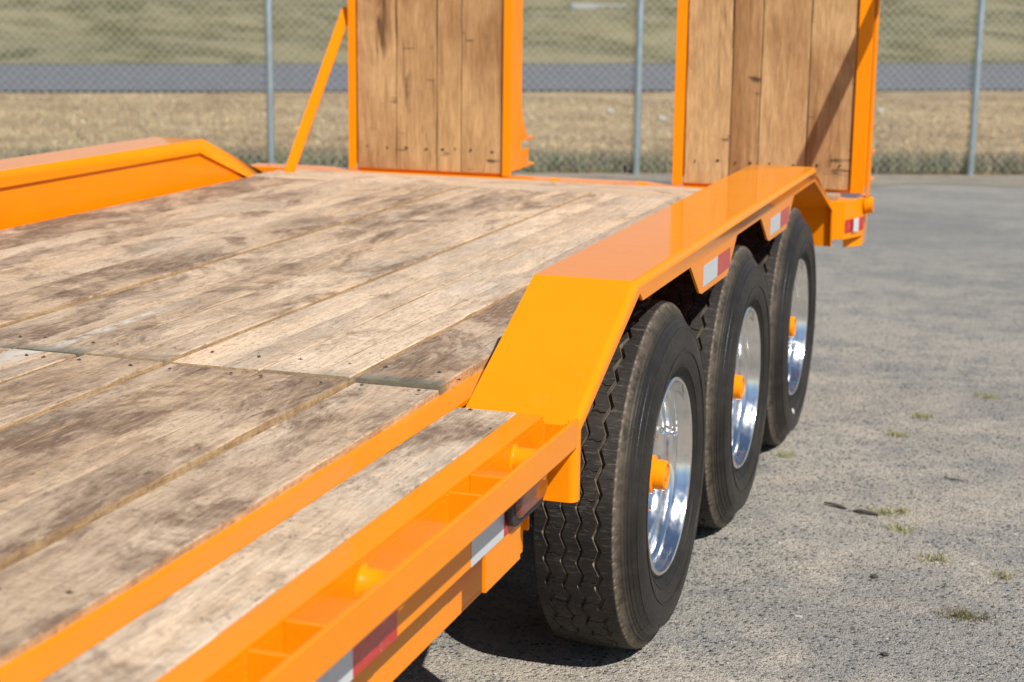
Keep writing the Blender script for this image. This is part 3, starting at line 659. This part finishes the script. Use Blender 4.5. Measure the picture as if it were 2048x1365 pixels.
# weld beads
def weld(pts, rr=0.003, name='weld_bead'):
    bm = bmesh.new()
    for i in range(len(pts) - 1):
        a, b = Vector(pts[i]), Vector(pts[i+1]); L = (b - a).length; k = max(2, int(L / 0.0045))
        for j in range(k):
            p = a.lerp(b, j / k); bmesh.ops.create_icosphere(bm, subdivisions=1, radius=rr * random.uniform(.8, 1.2), matrix=Matrix.Translation(p))
    return TP(link(name, from_bm(bm), ORANGE, None, 80))
for yy in (-1.272, -1.164, -1.942, -1.834):
    weld([(-0.0677, yy - (0.002 if yy in (-1.272, -1.942) else -0.002), 0.610), (-0.0677, yy - (0.002 if yy in (-1.272, -1.942) else -0.002), 0.714)], 0.0026)
weld([(-0.0677, -0.7775, 0.60), (-0.0677, -0.7775, 0.712)], 0.003); weld([(-0.020, -0.7775, 0.664), (-0.020, -0.7775, 0.716)], 0.0022)
weld([(-0.004, -0.7760, 0.716), (-0.0025, -0.7745, 0.700)], 0.0025)
weld([(-0.069, -0.7775, 0.585), (-0.069, -0.7775, 0.562)], 0.004)

# fenders ------------------------------------------------------------
def fender(right=True):
    """pressed sheet: rounded outer lip cut into notches, top following the wheels"""
    path = [(-0.774, 0.557), (-0.774, 0.702), (-0.338, 0.899), (2.140, 0.899), (2.655, 0.705), (2.675, 0.553)]
    RR = 0.016; th = 0.006
    # offset direction (outward normal) at path nodes
    P = [Vector((p[0], 0, p[1])) for p in path]
    def sub(P):
        out = []
        for i in range(len(P) - 1):
            a, b = P[i], P[i+1]; L = (b - a).length; k = max(1, int(L / 0.25))
            for j in range(k): out.append((a.lerp(b, j / k), i, j == 0))
        out.append((P[-1], len(P) - 2, True)); return out
    # cross-section: from inner edge to outer rounded lip
    def section(pt, nrm):
        s_ = [(-0.228, 0.0), (-RR - 0.005, 0.0)]
        for k in range(1, 6):
            a = k / 5 * math.pi / 2; s_.append((-0.005 - RR + RR * math.sin(a), -(RR - RR * math.cos(a))))
        return s_
    nodes = sub(P); vs = []; fs = []; rings = []
    nn = len(P)
    segn = []
    for i in range(nn - 1):
        d = (P[i+1] - P[i]).normalized(); segn.append(Vector((-d.z, 0, d.x)))
    bm = bmesh.new(); prev = None
    for pt, si, corner in nodes:
        if corner and 0 < si and pt != P[-1]:
            n_ = (segn[si] + segn[si-1]); n_ = n_ / (1 + segn[si].dot(segn[si-1]))
        else: n_ = segn[si]
        ring = []
        for x, off in section(pt, n_):
            q = pt + n_ * off; ring.append(bm.verts.new((x if right else mir(x), q.x, q.z)))
        if prev: [bm.faces.new((prev[k], prev[k+1], ring[k+1], ring[k])) for k in range(len(ring) - 1)]
        prev = ring
    # lip: face in the plane x = -0.005, between the rounded edge and the notched lower line
    ins = [];
    for i, p in enumerate(P):
        if 0 < i < nn - 1: n_ = (segn[i] + segn[i-1]) / (1 + segn[i].dot(segn[i-1]))
        else: n_ = segn[min(i, nn - 2)]
        q = p - n_ * RR; ins.append((q.x, q.z))
    lower = [(-0.758+.010, 0.557), (-0.758+.010, 0.690), (-0.326, 0.872), (-0.300, 0.853), (0.156, 0.853), (0.262, 0.776), (0.290, 0.768), (0.600, 0.765), (0.622, 0.776), (0.722, 0.853),
             (1.081, 0.853), (1.205, 0.776), (1.236, 0.768), (1.538, 0.765), (1.560, 0.776), (1.672, 0.853), (2.120, 0.853), (2.630, 0.690), (2.650, 0.553)]
    xx = -0.005 if right else mir(-0.005)
    poly = [(a, b) for a, b in ins] + lower[::-1]
    vsl = [bm.verts.new((xx, a, b)) for a, b in poly]; bm.faces.new(vsl)
    # inner down-turned lip on the deck side
    xi = -0.228 if right else mir(-0.228)
    top_i = [(-0.774, 0.702), (-0.338, 0.899), (2.140, 0.899), (2.655, 0.705)]; low_i = [(-0.700, 0.702), (-0.320, 0.853), (2.120, 0.853), (2.56, 0.705)]
    A = [bm.verts.new((xi, a, b)) for a, b in top_i]; B = [bm.verts.new((xi, a, b)) for a, b in low_i]
    for k in range(3): bm.faces.new((A[k], A[k+1], B[k+1], B[k]))
    bmesh.ops.remove_doubles(bm, verts=bm.verts, dist=0.0006)
    bmesh.ops.recalc_face_normals(bm, faces=bm.faces)
    me = bpy.data.meshes.new('fender'); bm.to_mesh(me); bm.free()
    o = link('fender', me, ORANGE); TP(o)
    so_ = o.modifiers.new('thickness', 'SOLIDIFY'); so_.thickness = th; so_.offset = -1 if right else 1; so_.use_even_offset = True
    bv = o.modifiers.new('soft', 'BEVEL'); bv.width = 0.0022; bv.segments = 2; bv.limit_method = 'ANGLE'; bv.angle_limit = rad(35)
    wnm = o.modifiers.new('weighted', 'WEIGHTED_NORMAL'); wnm.keep_sharp = True; wnm.weight = 95
    shade(me, 19.5)
    return o
def bake(o):
    dg = bpy.context.evaluated_depsgraph_get(); me = bpy.data.meshes.new_from_object(o.evaluated_get(dg)); o.modifiers.clear(); o.data = me; return o
fr = fender(True); fl = fender(False)
bpy.context.view_layer.update()
for o in (fr, fl): bake(o)
# inner wheel-well plates, set under the lip
for x0 in (-0.2250, mir(-0.2250) - 0.006):
    tprism('wheel_well_plate', [(-0.690, 0.700), (-0.330, 0.885), (2.130, 0.885), (2.55, 0.712), (2.55, 0.56), (-0.690, 0.56)], x0, x0 + 0.006, 0, bev=0.0)
# reflective tape
def tape(name, x, y0, y1, z0, z1, red, nx=1):
    o = TP(boxes(name, [(x, x + 0.0008, y0, y1, z0, z1)], TAPE, None, 0)); o['tape_colour'] = float(red); return o
for (a, b, c, z0, z1) in ((0.300, 0.468, 0.630, 0.783, 0.834), (1.241, 1.414, 1.580, 0.782, 0.832)):
    tape('white_tape', -0.0045, a, b, z0, z1, 0); tape('red_tape', -0.0045, b + 0.001, c, z0, z1, 1)
tape('white_tape', -0.0678, -1.163, -1.000, 0.557, 0.6065, 0); tape('red_tape', -0.0678, -0.999, -0.86, 0.557, 0.6065, 1)
tape('red_tape', -0.0678, -1.637, -1.480, 0.557, 0.6065, 1); tape('white_tape', -0.0678, -1.800, -1.638, 0.557, 0.6065, 0)
tape('red_tape', -0.0678, -2.28, -2.12, 0.557, 0.6065, 1); tape('white_tape', -0.0678, -2.45, -2.281, 0.557, 0.6065, 0)
# oblong amber marker light in a black grommet
def stadium(L, H, n=10):
    pts = []
    for k in range(n + 1): a = -math.pi/2 + math.pi * k / n; pts.append((L/2 - H/2 + H/2 * math.cos(a), H/2 * math.sin(a)))
    for k in range(n + 1): a = math.pi/2 + math.pi * k / n; pts.append((-L/2 + H/2 + H/2 * math.cos(a), H/2 * math.sin(a)))
    return pts
def domed(L, H, d, x, y, z, mat, name, parent=None, steps=4):
    bm = bmesh.new(); prev = None
    for k in range(steps + 1):
        t = k / steps; s_ = math.cos(t * math.pi / 2 * 0.62); ring = [bm.verts.new((x + d * math.sin(t * math.pi / 2), y + a * (1 - (1 - s_) * H / L * 1.3), z + b * s_)) for a, b in stadium(L, H)]
        if prev: [bm.faces.new((prev[i], prev[(i+1) % len(ring)], ring[(i+1) % len(ring)], ring[i])) for i in range(len(ring))]
        prev = ring
    bm.faces.new(prev); o = link(name, from_bm(bm), mat, None, 50); return TP(o)
g = tprism('marker_light', [(a - 0.895, b + 0.604) for a, b in stadium(0.205, 0.078)], -0.0677, -0.0540, 0, BLACKR, bev=0.004)
lens = domed(0.168, 0.050, 0.009, -0.0537, -0.895, 0.604, AMBER, 'lens'); lens.parent = g; lens.matrix_parent_inverse = Matrix.Identity(4)

# tail: rear beam, corner, hinge knobs, ramp fittings
tbox('rear_beam', [(-2.50, -0.10, 2.770, 2.900, 0.560, 0.7385)], bev=0.003)
tprism('corner_plate', [(-0.02, 2.685), (0.033, 2.70), (0.085, 2.84), (0.085, 2.98), (-0.095, 2.98), (-0.095, 2.685)], 0.575, 0.722, 2, bev=0.003)
tbox('corner_board', [(-0.090, 0.000, 2.69, 2.80, 0.7225, 0.739)], mat=WOOD)
tprism('corner_foot', [(0.020, 2.78), (0.082, 2.85), (0.082, 2.96), (0.020, 2.96)], 0.535, 0.574, 2, bev=0.003)
tp = TP(link('red_tape', pydata([(0.0345 + .0012, 2.70, 0.600), (0.0858 + .0012, 2.84, 0.600), (0.0858 + .0012, 2.84, 0.650), (0.0345 + .0012, 2.70, 0.650)], [(0, 1, 2, 3)]), TAPE)); tp['tape_colour'] = 1.0
tp = TP(link('white_tape', pydata([(0.058 + .0025, 2.75, 0.599), (0.072 + .0025, 2.793, 0.599), (0.072 + .0025, 2.793, 0.651), (0.058 + .0025, 2.75, 0.651)], [(0, 1, 2, 3)]), TAPE)); tp['tape_colour'] = 0.0
TP(tube('hinge_pin', (0.0855, 2.86, 0.692), (0.118, 2.86, 0.692), 0.031, ORANGE, None, 24))
TP(tube('hinge_collar', (0.086, 2.86, 0.692), (0.100, 2.86, 0.692), 0.037, ORANGE, None, 24))
TP(tube('hinge_pin', (-2.50, 2.86, 0.700), (-2.72, 2.86, 0.700), 0.034, ORANGE, None, 24))
for x in (-1.148, -0.789): TP(tube('hinge_tab', (x, 2.79, 0.733), (x + 0.034, 2.79, 0.733), 0.013, ORANGE, None, 16))

# ramps ----------------------------------------------------------------
def ramp(x0, planks, x1, yf, zb, zt, label):
    root = bpy.data.objects.new('ramp', None); COL.objects.link(root); root.location = ((x0 + x1) / 2, yf, zb); root['label'] = label
    TP(root); off = Vector(root.location)
    inv = Matrix.Translation(-off)
    def add(o): o.parent = root; o.matrix_parent_inverse = inv; return o
    fw0, fw1 = planks[0] - x0, x1 - planks[-1]
    add(boxes('ramp_channel', [(x0, planks[0] - 0.002, yf - 0.012, yf + 0.001, zb - 0.01, zt), (x0, x0 + 0.008, yf + 0.0015, yf + 0.120, zb + 0.01, zt), (x0, planks[0] + 0.01, yf + 0.121, yf + 0.129, zb + 0.01, zt)], ORANGE, None, 0.002))
    add(boxes('ramp_channel', [(planks[-1] + 0.002, x1, yf - 0.012, yf + 0.001, zb - 0.01, zt), (x1 - 0.008, x1, yf + 0.0015, yf + 0.120, zb + 0.01, zt), (planks[-1] - 0.01, x1, yf + 0.121, yf + 0.129, zb + 0.01, zt)], ORANGE, None, 0.002))
    for i in range(len(planks) - 1):
        g = 0.0018
        me = plank_mesh(planks[i] + g, planks[i+1] - g, -0.0, zt - zb - 0.01, 0.0, th=0.040, seed=int(200 + 10 * abs(x0) * 7 + i), dy=0.08)
        o = link('ramp_plank', me, RWOOD)
        me.transform(Matrix.Translation((0, yf, zb)) @ Matrix.Rotation(math.pi / 2, 4, 'X'))
        for p in me.polygons: pass
        add(o); o['green'] = 0.0; o['white'] = 0.0; o['end_y'] = 99.0; o['tone'] = 0.8; o['dirt'] = 0.4
        for fx in (0.25, 0.76):
            for zz in (0.088, 0.85, 1.55):
                q = bpy.data.objects.new('screw', NAIL); COL.objects.link(q); q.location = (planks[i] + (planks[i+1] - planks[i]) * fx, yf - 0.0006, zb + zz + random.uniform(-.004, .004)); q.rotation_euler = (math.pi / 2, 0, random.uniform(0, 3)); q.scale = (1.1, 1.1, 0.8); add(q)
    add(boxes('ramp_sill', [(planks[0], planks[-1], yf + 0.012, yf + 0.044, zb - 0.014, zb - 0.001)], ORANGE, None, 0.002))
    # cross channels under the ramp, showing as two flanges past the side
    for zc in (0.06, 0.62, 1.18, 1.7):
        add(boxes('ramp_cross_beam', [(x0 + 0.02, x1 - 0.02, yf + 0.045, yf + 0.119, zb + zc, zb + zc + 0.05)], ORANGE, None, 0.002))
    add(boxes('ramp_foot', [(x1 - 0.13, x1 + 0.004, yf + 0.130, yf + 0.300, zb + 0.012, zb + 0.024), (x1 - 0.13, x1 + 0.004, yf + 0.130, yf + 0.290, zb + 0.122, zb + 0.134),
                            (x1 - 0.06, x1 - 0.050, yf + 0.130, yf + 0.250, zb + 0.025, zb + 0.121), (x1 - 0.012, x1 - 0.004, yf + 0.130, yf + 0.245, zb + 0.025, zb + 0.088)], ORANGE, None, 0.002))
    add(prism('ramp_gusset', [(yf + 0.130, zb + 0.135), (yf + 0.225, zb + 0.135), (yf + 0.190, zb + 0.165), (yf + 0.160, zb + 0.205), (yf + 0.140, zb + 0.255), (yf + 0.130, zb + 0.31)], x1 - 0.012, x1 - 0.002, 0, ORANGE, None, 0.001))
    return root
ramp(-2.027, [-1.993, -1.818, -1.641, -1.536, -1.356], -1.319, 2.800, 0.752, 2.45, 'left ramp')
ramp(-0.653, [-0.611, -0.434, -0.323, -0.140, 0.034], 0.088, 2.800, 0.752, 2.45, 'right ramp')
TP(bar('ramp_brace', (-2.225, 2.600, 0.700), (-2.045, 2.830, 1.400), 0.044, 0.012, ORANGE, None, Vector((0, 1, 0))))
tbox('hinge_arm', [(0.0895, 0.1000, 2.835, 2.885, 0.655, 1.95)])
TP(bar('shadow_arm', (0.104, 2.84, 1.500), (0.46, 2.26, 1.720), 0.05, 0.02, ORANGE, None, Vector((0, 0, 1))))  # unseen arm added above the view to throw the right ramp's diagonal shadow
tbox('brace_lug', [(-2.30, -2.20, 2.56, 2.64, 0.660, 0.7365)])

# running gear ---------------------------------------------------------
S = 0.927; RT = 0.400
XC = -0.119            # tyre centre plane
def tyre_mesh():
    per = 40; half = 0.089
    G = [-0.0570, -0.0190, 0.0150, 0.0530]; gw = [0.0085, 0.0070, 0.0070, 0.0095]; amp = 0.0062; gd = 0.013
    thetas = []
    for p in range(per):
        t0 = 2 * math.pi * p / per; dt = 2 * math.pi / per
        for q in (0.0, 0.17, 0.34, 0.50, 0.58, 0.66, 0.725, 0.735, 0.775, 0.785, 0.88): thetas.append((t0 + q * dt, q))
    def zig(q):  # triangle wave, flat topped
        return 4 * abs(q - 0.5) - 1
    cols = None; rings = []
    for (t, q) in thetas:
        z = zig(q); z2 = zig((q + 0.5) % 1.0); ring = []
        crown = lambda a: RT - 0.006 * (a / half) ** 2
        sip = 0.73 <= q <= 0.78
        notch = 0.004 if q in (0.17, 0.58, 0.88) else 0.0
        prof = [(-half - 0.006, 0.352, 0), (-half - 0.004, 0.378, 0), (-half + 0.001 , 0.3885 - notch, 0), (-half + 0.006, crown(half - .006), 0)]
        ring = [(a, r_, t) for a, r_, _ in prof]
        edges = []
        for k, g_ in enumerate(G):
            zz = z; c = g_ + amp * zz; edges.append((c - gw[k] / 2, c + gw[k] / 2))
        ribs = [(-half + 0.006, edges[0][0])] + [(edges[k][1], edges[k+1][0]) for k in range(3)] + [(edges[3][1], half - 0.006)]
        for k in range(5):
            a, b = ribs[k]
            for fr_ in ((0.5,) if k in (0, 4) else (0.0, 0.001, 0.34, 0.66, 0.999)):
                xx = a + (b - a) * fr_
                dep = 0.005 if (sip and k in (1, 3) and 0.0 < fr_ < 1.0) else 0.0
                tt = t + ((0.007 if abs(fr_ - 0.34) < .01 else (-0.006 if abs(fr_ - 0.66) < .01 else 0)) if (k in (1, 3) and 0.6 < q < 0.9) else 0)
                if fr_ in (0.0,): continue
                if fr_ in (0.001, 0.999): xx = a + (b - a) * (0.02 if fr_ == 0.001 else 0.98)
                ring.append((xx, crown(xx) - dep, tt))
            if k < 4:
                e0, e1 = edges[k]
                ring += [(e0, crown(e0), t), (e0 + 0.0010, crown(e0) - gd, t), (e1 - 0.0010, crown(e1) - gd, t), (e1, crown(e1), t)]
        side = [(half - 0.006, crown(half - .006)), (half - 0.0005, 0.3905 - notch), (half + 0.0030, 0.3835 - notch), (half + 0.0080, 0.3740), (half + 0.0110, 0.3725), (half + 0.0140, 0.3660), (half + 0.0160, 0.3655), (half + 0.0185, 0.3600), (half + 0.0205, 0.3597),
                (half + 0.0253, 0.3520), (half + 0.0270, 0.3515), (half + 0.0348, 0.3420), (half + 0.0371, 0.3415), (half + 0.0384, 0.3370), (half + 0.0374, 0.3365), (half + 0.0416, 0.3220), (half + 0.0442, 0.3050), (half + 0.0435, 0.2900), (half + 0.0454, 0.2895), (half + 0.0452, 0.2855), (half + 0.0429, 0.2850),
                (half + 0.0403, 0.2680), (half + 0.0358, 0.2560), (half + 0.0371, 0.2555), (half + 0.0365, 0.2510), (half + 0.0339, 0.2505), (half + 0.0230, 0.2410), (half + 0.0190, 0.2330), (half + 0.0180, 0.2150)]
        ring += [(a, r_, t) for a, r_ in side]
        ring = [(-half + 0.002, 0.225, t), (-half - 0.010, 0.27, t), (-half - 0.013, 0.31, t)] + ring
        rings.append(ring)
    m_ = len(rings[0]); n_ = len(rings); vs = np.zeros((n_ * m_, 3)); k = 0
    for ring in rings:
        for (a, r_, t) in ring:
            vs[k] = (a, -r_ * math.cos(t), r_ * math.sin(t)); k += 1
    # flatten a little where the tyre stands on the ground
    vs[:, 2] = np.where(vs[:, 2] < -(RT - 0.004), -(RT - 0.004), vs[:, 2])
    fs = []
    for i in range(n_):
        j = (i + 1) % n_
        for c in range(m_ - 1): fs.append((i*m_+c, i*m_+c+1, j*m_+c+1, j*m_+c))
    me = pydata(vs, fs); bm = bmesh.new(); bm.from_mesh(me); bmesh.ops.recalc_face_normals(bm, faces=bm.faces); bm.to_mesh(me); bm.free(); shade(me, 28)
    me.materials.append(RUBBER); return me
TYRE = tyre_mesh()
H0 = -XC                   # world x = 0 expressed in wheel coordinates
RIM = lathe([(H0 - 0.012, 0.2300), (H0 - 0.0055, 0.2290), (H0 - 0.0015, 0.2255), (H0 - 0.0005, 0.2215), (H0 - 0.0025, 0.2175), (H0 - 0.012, 0.2135), (H0 - 0.022, 0.2125), (H0 - 0.026, 0.2095), (H0 - 0.036, 0.2080), (H0 - 0.041, 0.2010), (H0 - 0.046, 0.1985),
             (H0 - 0.058, 0.1970), (H0 - 0.062, 0.1910), (H0 - 0.074, 0.1885), (H0 - 0.084, 0.1810), (H0 - 0.091, 0.1700), (H0 - 0.092, 0.1600), (H0 - 0.088, 0.1500), (H0 - 0.0845, 0.1440), (H0 - 0.0900, 0.1420)], 128)
RIM.materials.append(ALU); shade(RIM, 40)
def disc_mesh():
    cu = bpy.data.curves.new('disc', 'CURVE'); cu.dimensions = '2D'; cu.fill_mode = 'BOTH'; cu.extrude = 0.004; cu.bevel_depth = 0.0010; cu.bevel_resolution = 1
    def circ(cx, cy, r_, n):
        sp = cu.splines.new('POLY'); sp.points.add(n - 1); sp.use_cyclic_u = True
        for k in range(n): a = 2 * math.pi * k / n; sp.points[k].co = (cx + r_ * math.cos(a), cy + r_ * math.sin(a), 0, 1)
    circ(0, 0, 0.1445, 96); circ(0, 0, 0.060, 48)
    for k in range(8): a = 2 * math.pi * (k + 0.5) / 8; circ(0.122 * math.cos(a), 0.122 * math.sin(a), 0.0155, 20)
    o = bpy.data.objects.new('tmp', cu); COL.objects.link(o); bpy.context.view_layer.update()
    me = bpy.data.meshes.new_from_object(o.evaluated_get(bpy.context.evaluated_depsgraph_get())); bpy.data.objects.remove(o)
    me.transform(Matrix.Translation((H0 - 0.0895, 0, 0)) @ Matrix.Rotation(math.pi / 2, 4, 'Y')); me.materials.clear(); me.materials.append(ALU); return me
DISC = disc_mesh()
BACK = lathe([(H0 - 0.120, 0.0600), (H0 - 0.124, 0.1600), (H0 - 0.140, 0.1990), (H0 - 0.200, 0.2080), (H0 - 0.205, 0.228)], 64); BACK.materials.append(DARKST)
HUB = lathe([(H0 - 0.119, 0.0690), (H0 - 0.0815, 0.0690), (H0 - 0.0785, 0.0660), (H0 - 0.0770, 0.0575), (H0 - 0.066, 0.0550), (H0 - 0.060, 0.0545), (H0 - 0.056, 0.0540), (H0 - 0.0545, 0.0455), (H0 - 0.046, 0.0450), (H0 - 0.040, 0.0440), (H0 - 0.037, 0.0350),
             (H0 - 0.018, 0.0345), (H0 - 0.0125, 0.0335), (H0 - 0.0100, 0.0305), (H0 - 0.0105, 0.0255), (H0 - 0.0125, 0.0245), (H0 - 0.0125, 0.012), (H0 - 0.0105, 0.0105), (H0 - 0.0105, 0.0002)], 48)
HUB.materials.append(ORANGE); shade(HUB, 35)
def nut_mesh():
    bm = bmesh.new(); bmesh.ops.create_cone(bm, cap_ends=True, segments=6, radius1=0.0155, radius2=0.0140, depth=0.026)
    bmesh.ops.bevel(bm, geom=list(bm.edges), offset=0.0012, segments=1, affect='EDGES')
    bmesh.ops.create_cone(bm, cap_ends=True, segments=14, radius1=0.0085, radius2=0.0075, depth=0.020, matrix=Matrix.Translation((0, 0, 0.022)))
    me = from_bm(bm); me.transform(Matrix.Rotation(math.pi / 2, 4, 'Y')); me.materials.append(CHROME); return me
NUT = nut_mesh()
def stem_mesh():
    bm = bmesh.new()
    bmesh.ops.create_cone(bm, cap_ends=True, segments=10, radius1=0.004, radius2=0.0032, depth=0.038, matrix=Matrix.Translation((0.006, 0, -0.010)) @ Matrix.Rotation(1.1, 4, 'Y'))
    bmesh.ops.create_cone(bm, cap_ends=True, segments=10, radius1=0.0065, radius2=0.0050, depth=0.012, matrix=Matrix.Translation((-0.012, 0, -0.002)) @ Matrix.Rotation(0.4, 4, 'Y'))
    bmesh.ops.create_cone(bm, cap_ends=True, segments=10, radius1=0.0038, radius2=0.0045, depth=0.012, matrix=Matrix.Translation((0.026, 0, -0.021)) @ Matrix.Rotation(1.1, 4, 'Y'))
    me = from_bm(bm); me.materials.append(CHROME); return me
STEM = stem_mesh()
def wheel(y, flip=False, rot=0.0, valve=1.2):
    root = bpy.data.objects.new('wheel', None); COL.objects.link(root)
    root.location = ((XC if not flip else mir(XC)), y, RT - 0.004); root.rotation_euler = (0, 0, math.pi if flip else 0); TP(root)
    def ch(name, me, loc=(0, 0, 0), rx=0.0, sc=None):
        o = bpy.data.objects.new(name, me); COL.objects.link(o); o.parent = root; o.location = loc; o.rotation_euler = (rx, 0, 0)
        if sc: o.scale = sc
        return o
    ch('tyre', TYRE); ch('rim', RIM); ch('rim_back', BACK); ch('wheel_disc', DISC, (0, 0, 0), 0.3 * rot); ch('hub', HUB)
    for k in range(8):
        a = 2 * math.pi * (k + rot) / 8; ch('lug_nut', NUT, (H0 - 0.0755, 0.0900 * math.cos(a), 0.0900 * math.sin(a)), a, (0.9, 0.85, 0.85))
    ch('valve_stem', STEM, (H0 - 0.055, 0.196 * math.cos(valve), 0.196 * math.sin(valve)), valve - math.pi / 2)
    return root, ch
for i in range(3):
    root, ch = wheel(i * S, False, 0.35 * i + 0.2, (0.28, 2.5, -0.5)[i])
    ob = [c for c in root.children if c.name.startswith('tyre')]
    # paper label / wheel weight seen on each rim edge
    if i == 0:
        b = boxes('paper_label', [(H0 + 0.0010, H0 + 0.0018, -0.026, 0.026, -0.006, 0.006)], STICKW, None, 0); b.parent = root
        th_ = 2.66; rr_ = 0.246; b.location = (0.0016, rr_ * math.cos(th_), rr_ * math.sin(th_)); b.rotation_euler = (th_ - math.pi / 2, 0, 0)
        st = boxes('printed_bar', [(0, 0.0003, -0.023 + 0.0056 * k, -0.023 + 0.0056 * k + 0.0022, -0.004, 0.004) for k in range(9)], INK, None, 0); st.parent = root; st['kind'] = 'stuff'
        st.location = (H0 + 0.0035, b.location.y, b.location.z); st.rotation_euler = b.rotation_euler
    else:
        th_, rr_ = ((3.83, 0.238), (4.277, 0.284))[i - 1]
        b = boxes('wheel_weight', [(-0.0015, 0.0035, -0.018, 0.018, -0.006, 0.006)], STICKW, None, 0.001); b.parent = root
        b.location = (H0 + (-0.008, 0.0135)[i - 1], rr_ * math.cos(th_), rr_ * math.sin(th_)); b.rotation_euler = (th_ - math.pi / 2, 0, 0)
    wheel(i * S, True, 0.5, 1.0)
    TP(tube('axle', (-2.40, i * S, RT - 0.01), (-0.22, i * S, RT - 0.01), 0.06, DARKST, None, 24))
for x in (-0.46, -2.13):
    tbox('main_beam', [(x - 0.006, x + 0.006, YF, 2.76, 0.475, 0.672), (x - 0.06, x + 0.06, YF, 2.76, 0.6725, 0.684), (x - 0.06, x + 0.06, YF, 2.76, 0.463, 0.4745)])
    for y in (-0.55, 0.46, 1.39, 2.40): tprism('spring_hanger', [(y - 0.05, 0.462), (y + 0.05, 0.462), (y + 0.03, 0.36), (y - 0.03, 0.36)], x - 0.04, x + 0.04, 0, DARKST)
    for y in (0.0, S, 2 * S): tprism('leaf_spring', [(y - 0.42, 0.40), (y - 0.2, 0.352), (y + 0.2, 0.352), (y + 0.42, 0.40), (y + 0.42, 0.388), (y + 0.2, 0.322), (y - 0.2, 0.322), (y - 0.42, 0.388)], x - 0.035, x + 0.035, 0, DARKST)
for y in np.arange(-3.9, 2.7, 0.6):
    tbox('cross_member', [(-2.34, -0.245, y - 0.03, y + 0.03, 0.6865, 0.6955)])
tbox('bulkhead_plate', [(-0.2215, -0.119, -0.700, -0.692, 0.470, 0.64)], bev=0)
tbox('front_beam', [(-2.58, 0.0, YF - 0.10, YF - 0.005, 0.47, 0.738)], bev=0.004)
for x in (-2.0, -0.6): tbox('landing_leg', [(x - 0.05, x + 0.05, -4.25, -4.15, 0.03, 0.46), (x - 0.12, x + 0.12, -4.32, -4.08, 0.002, 0.029)])
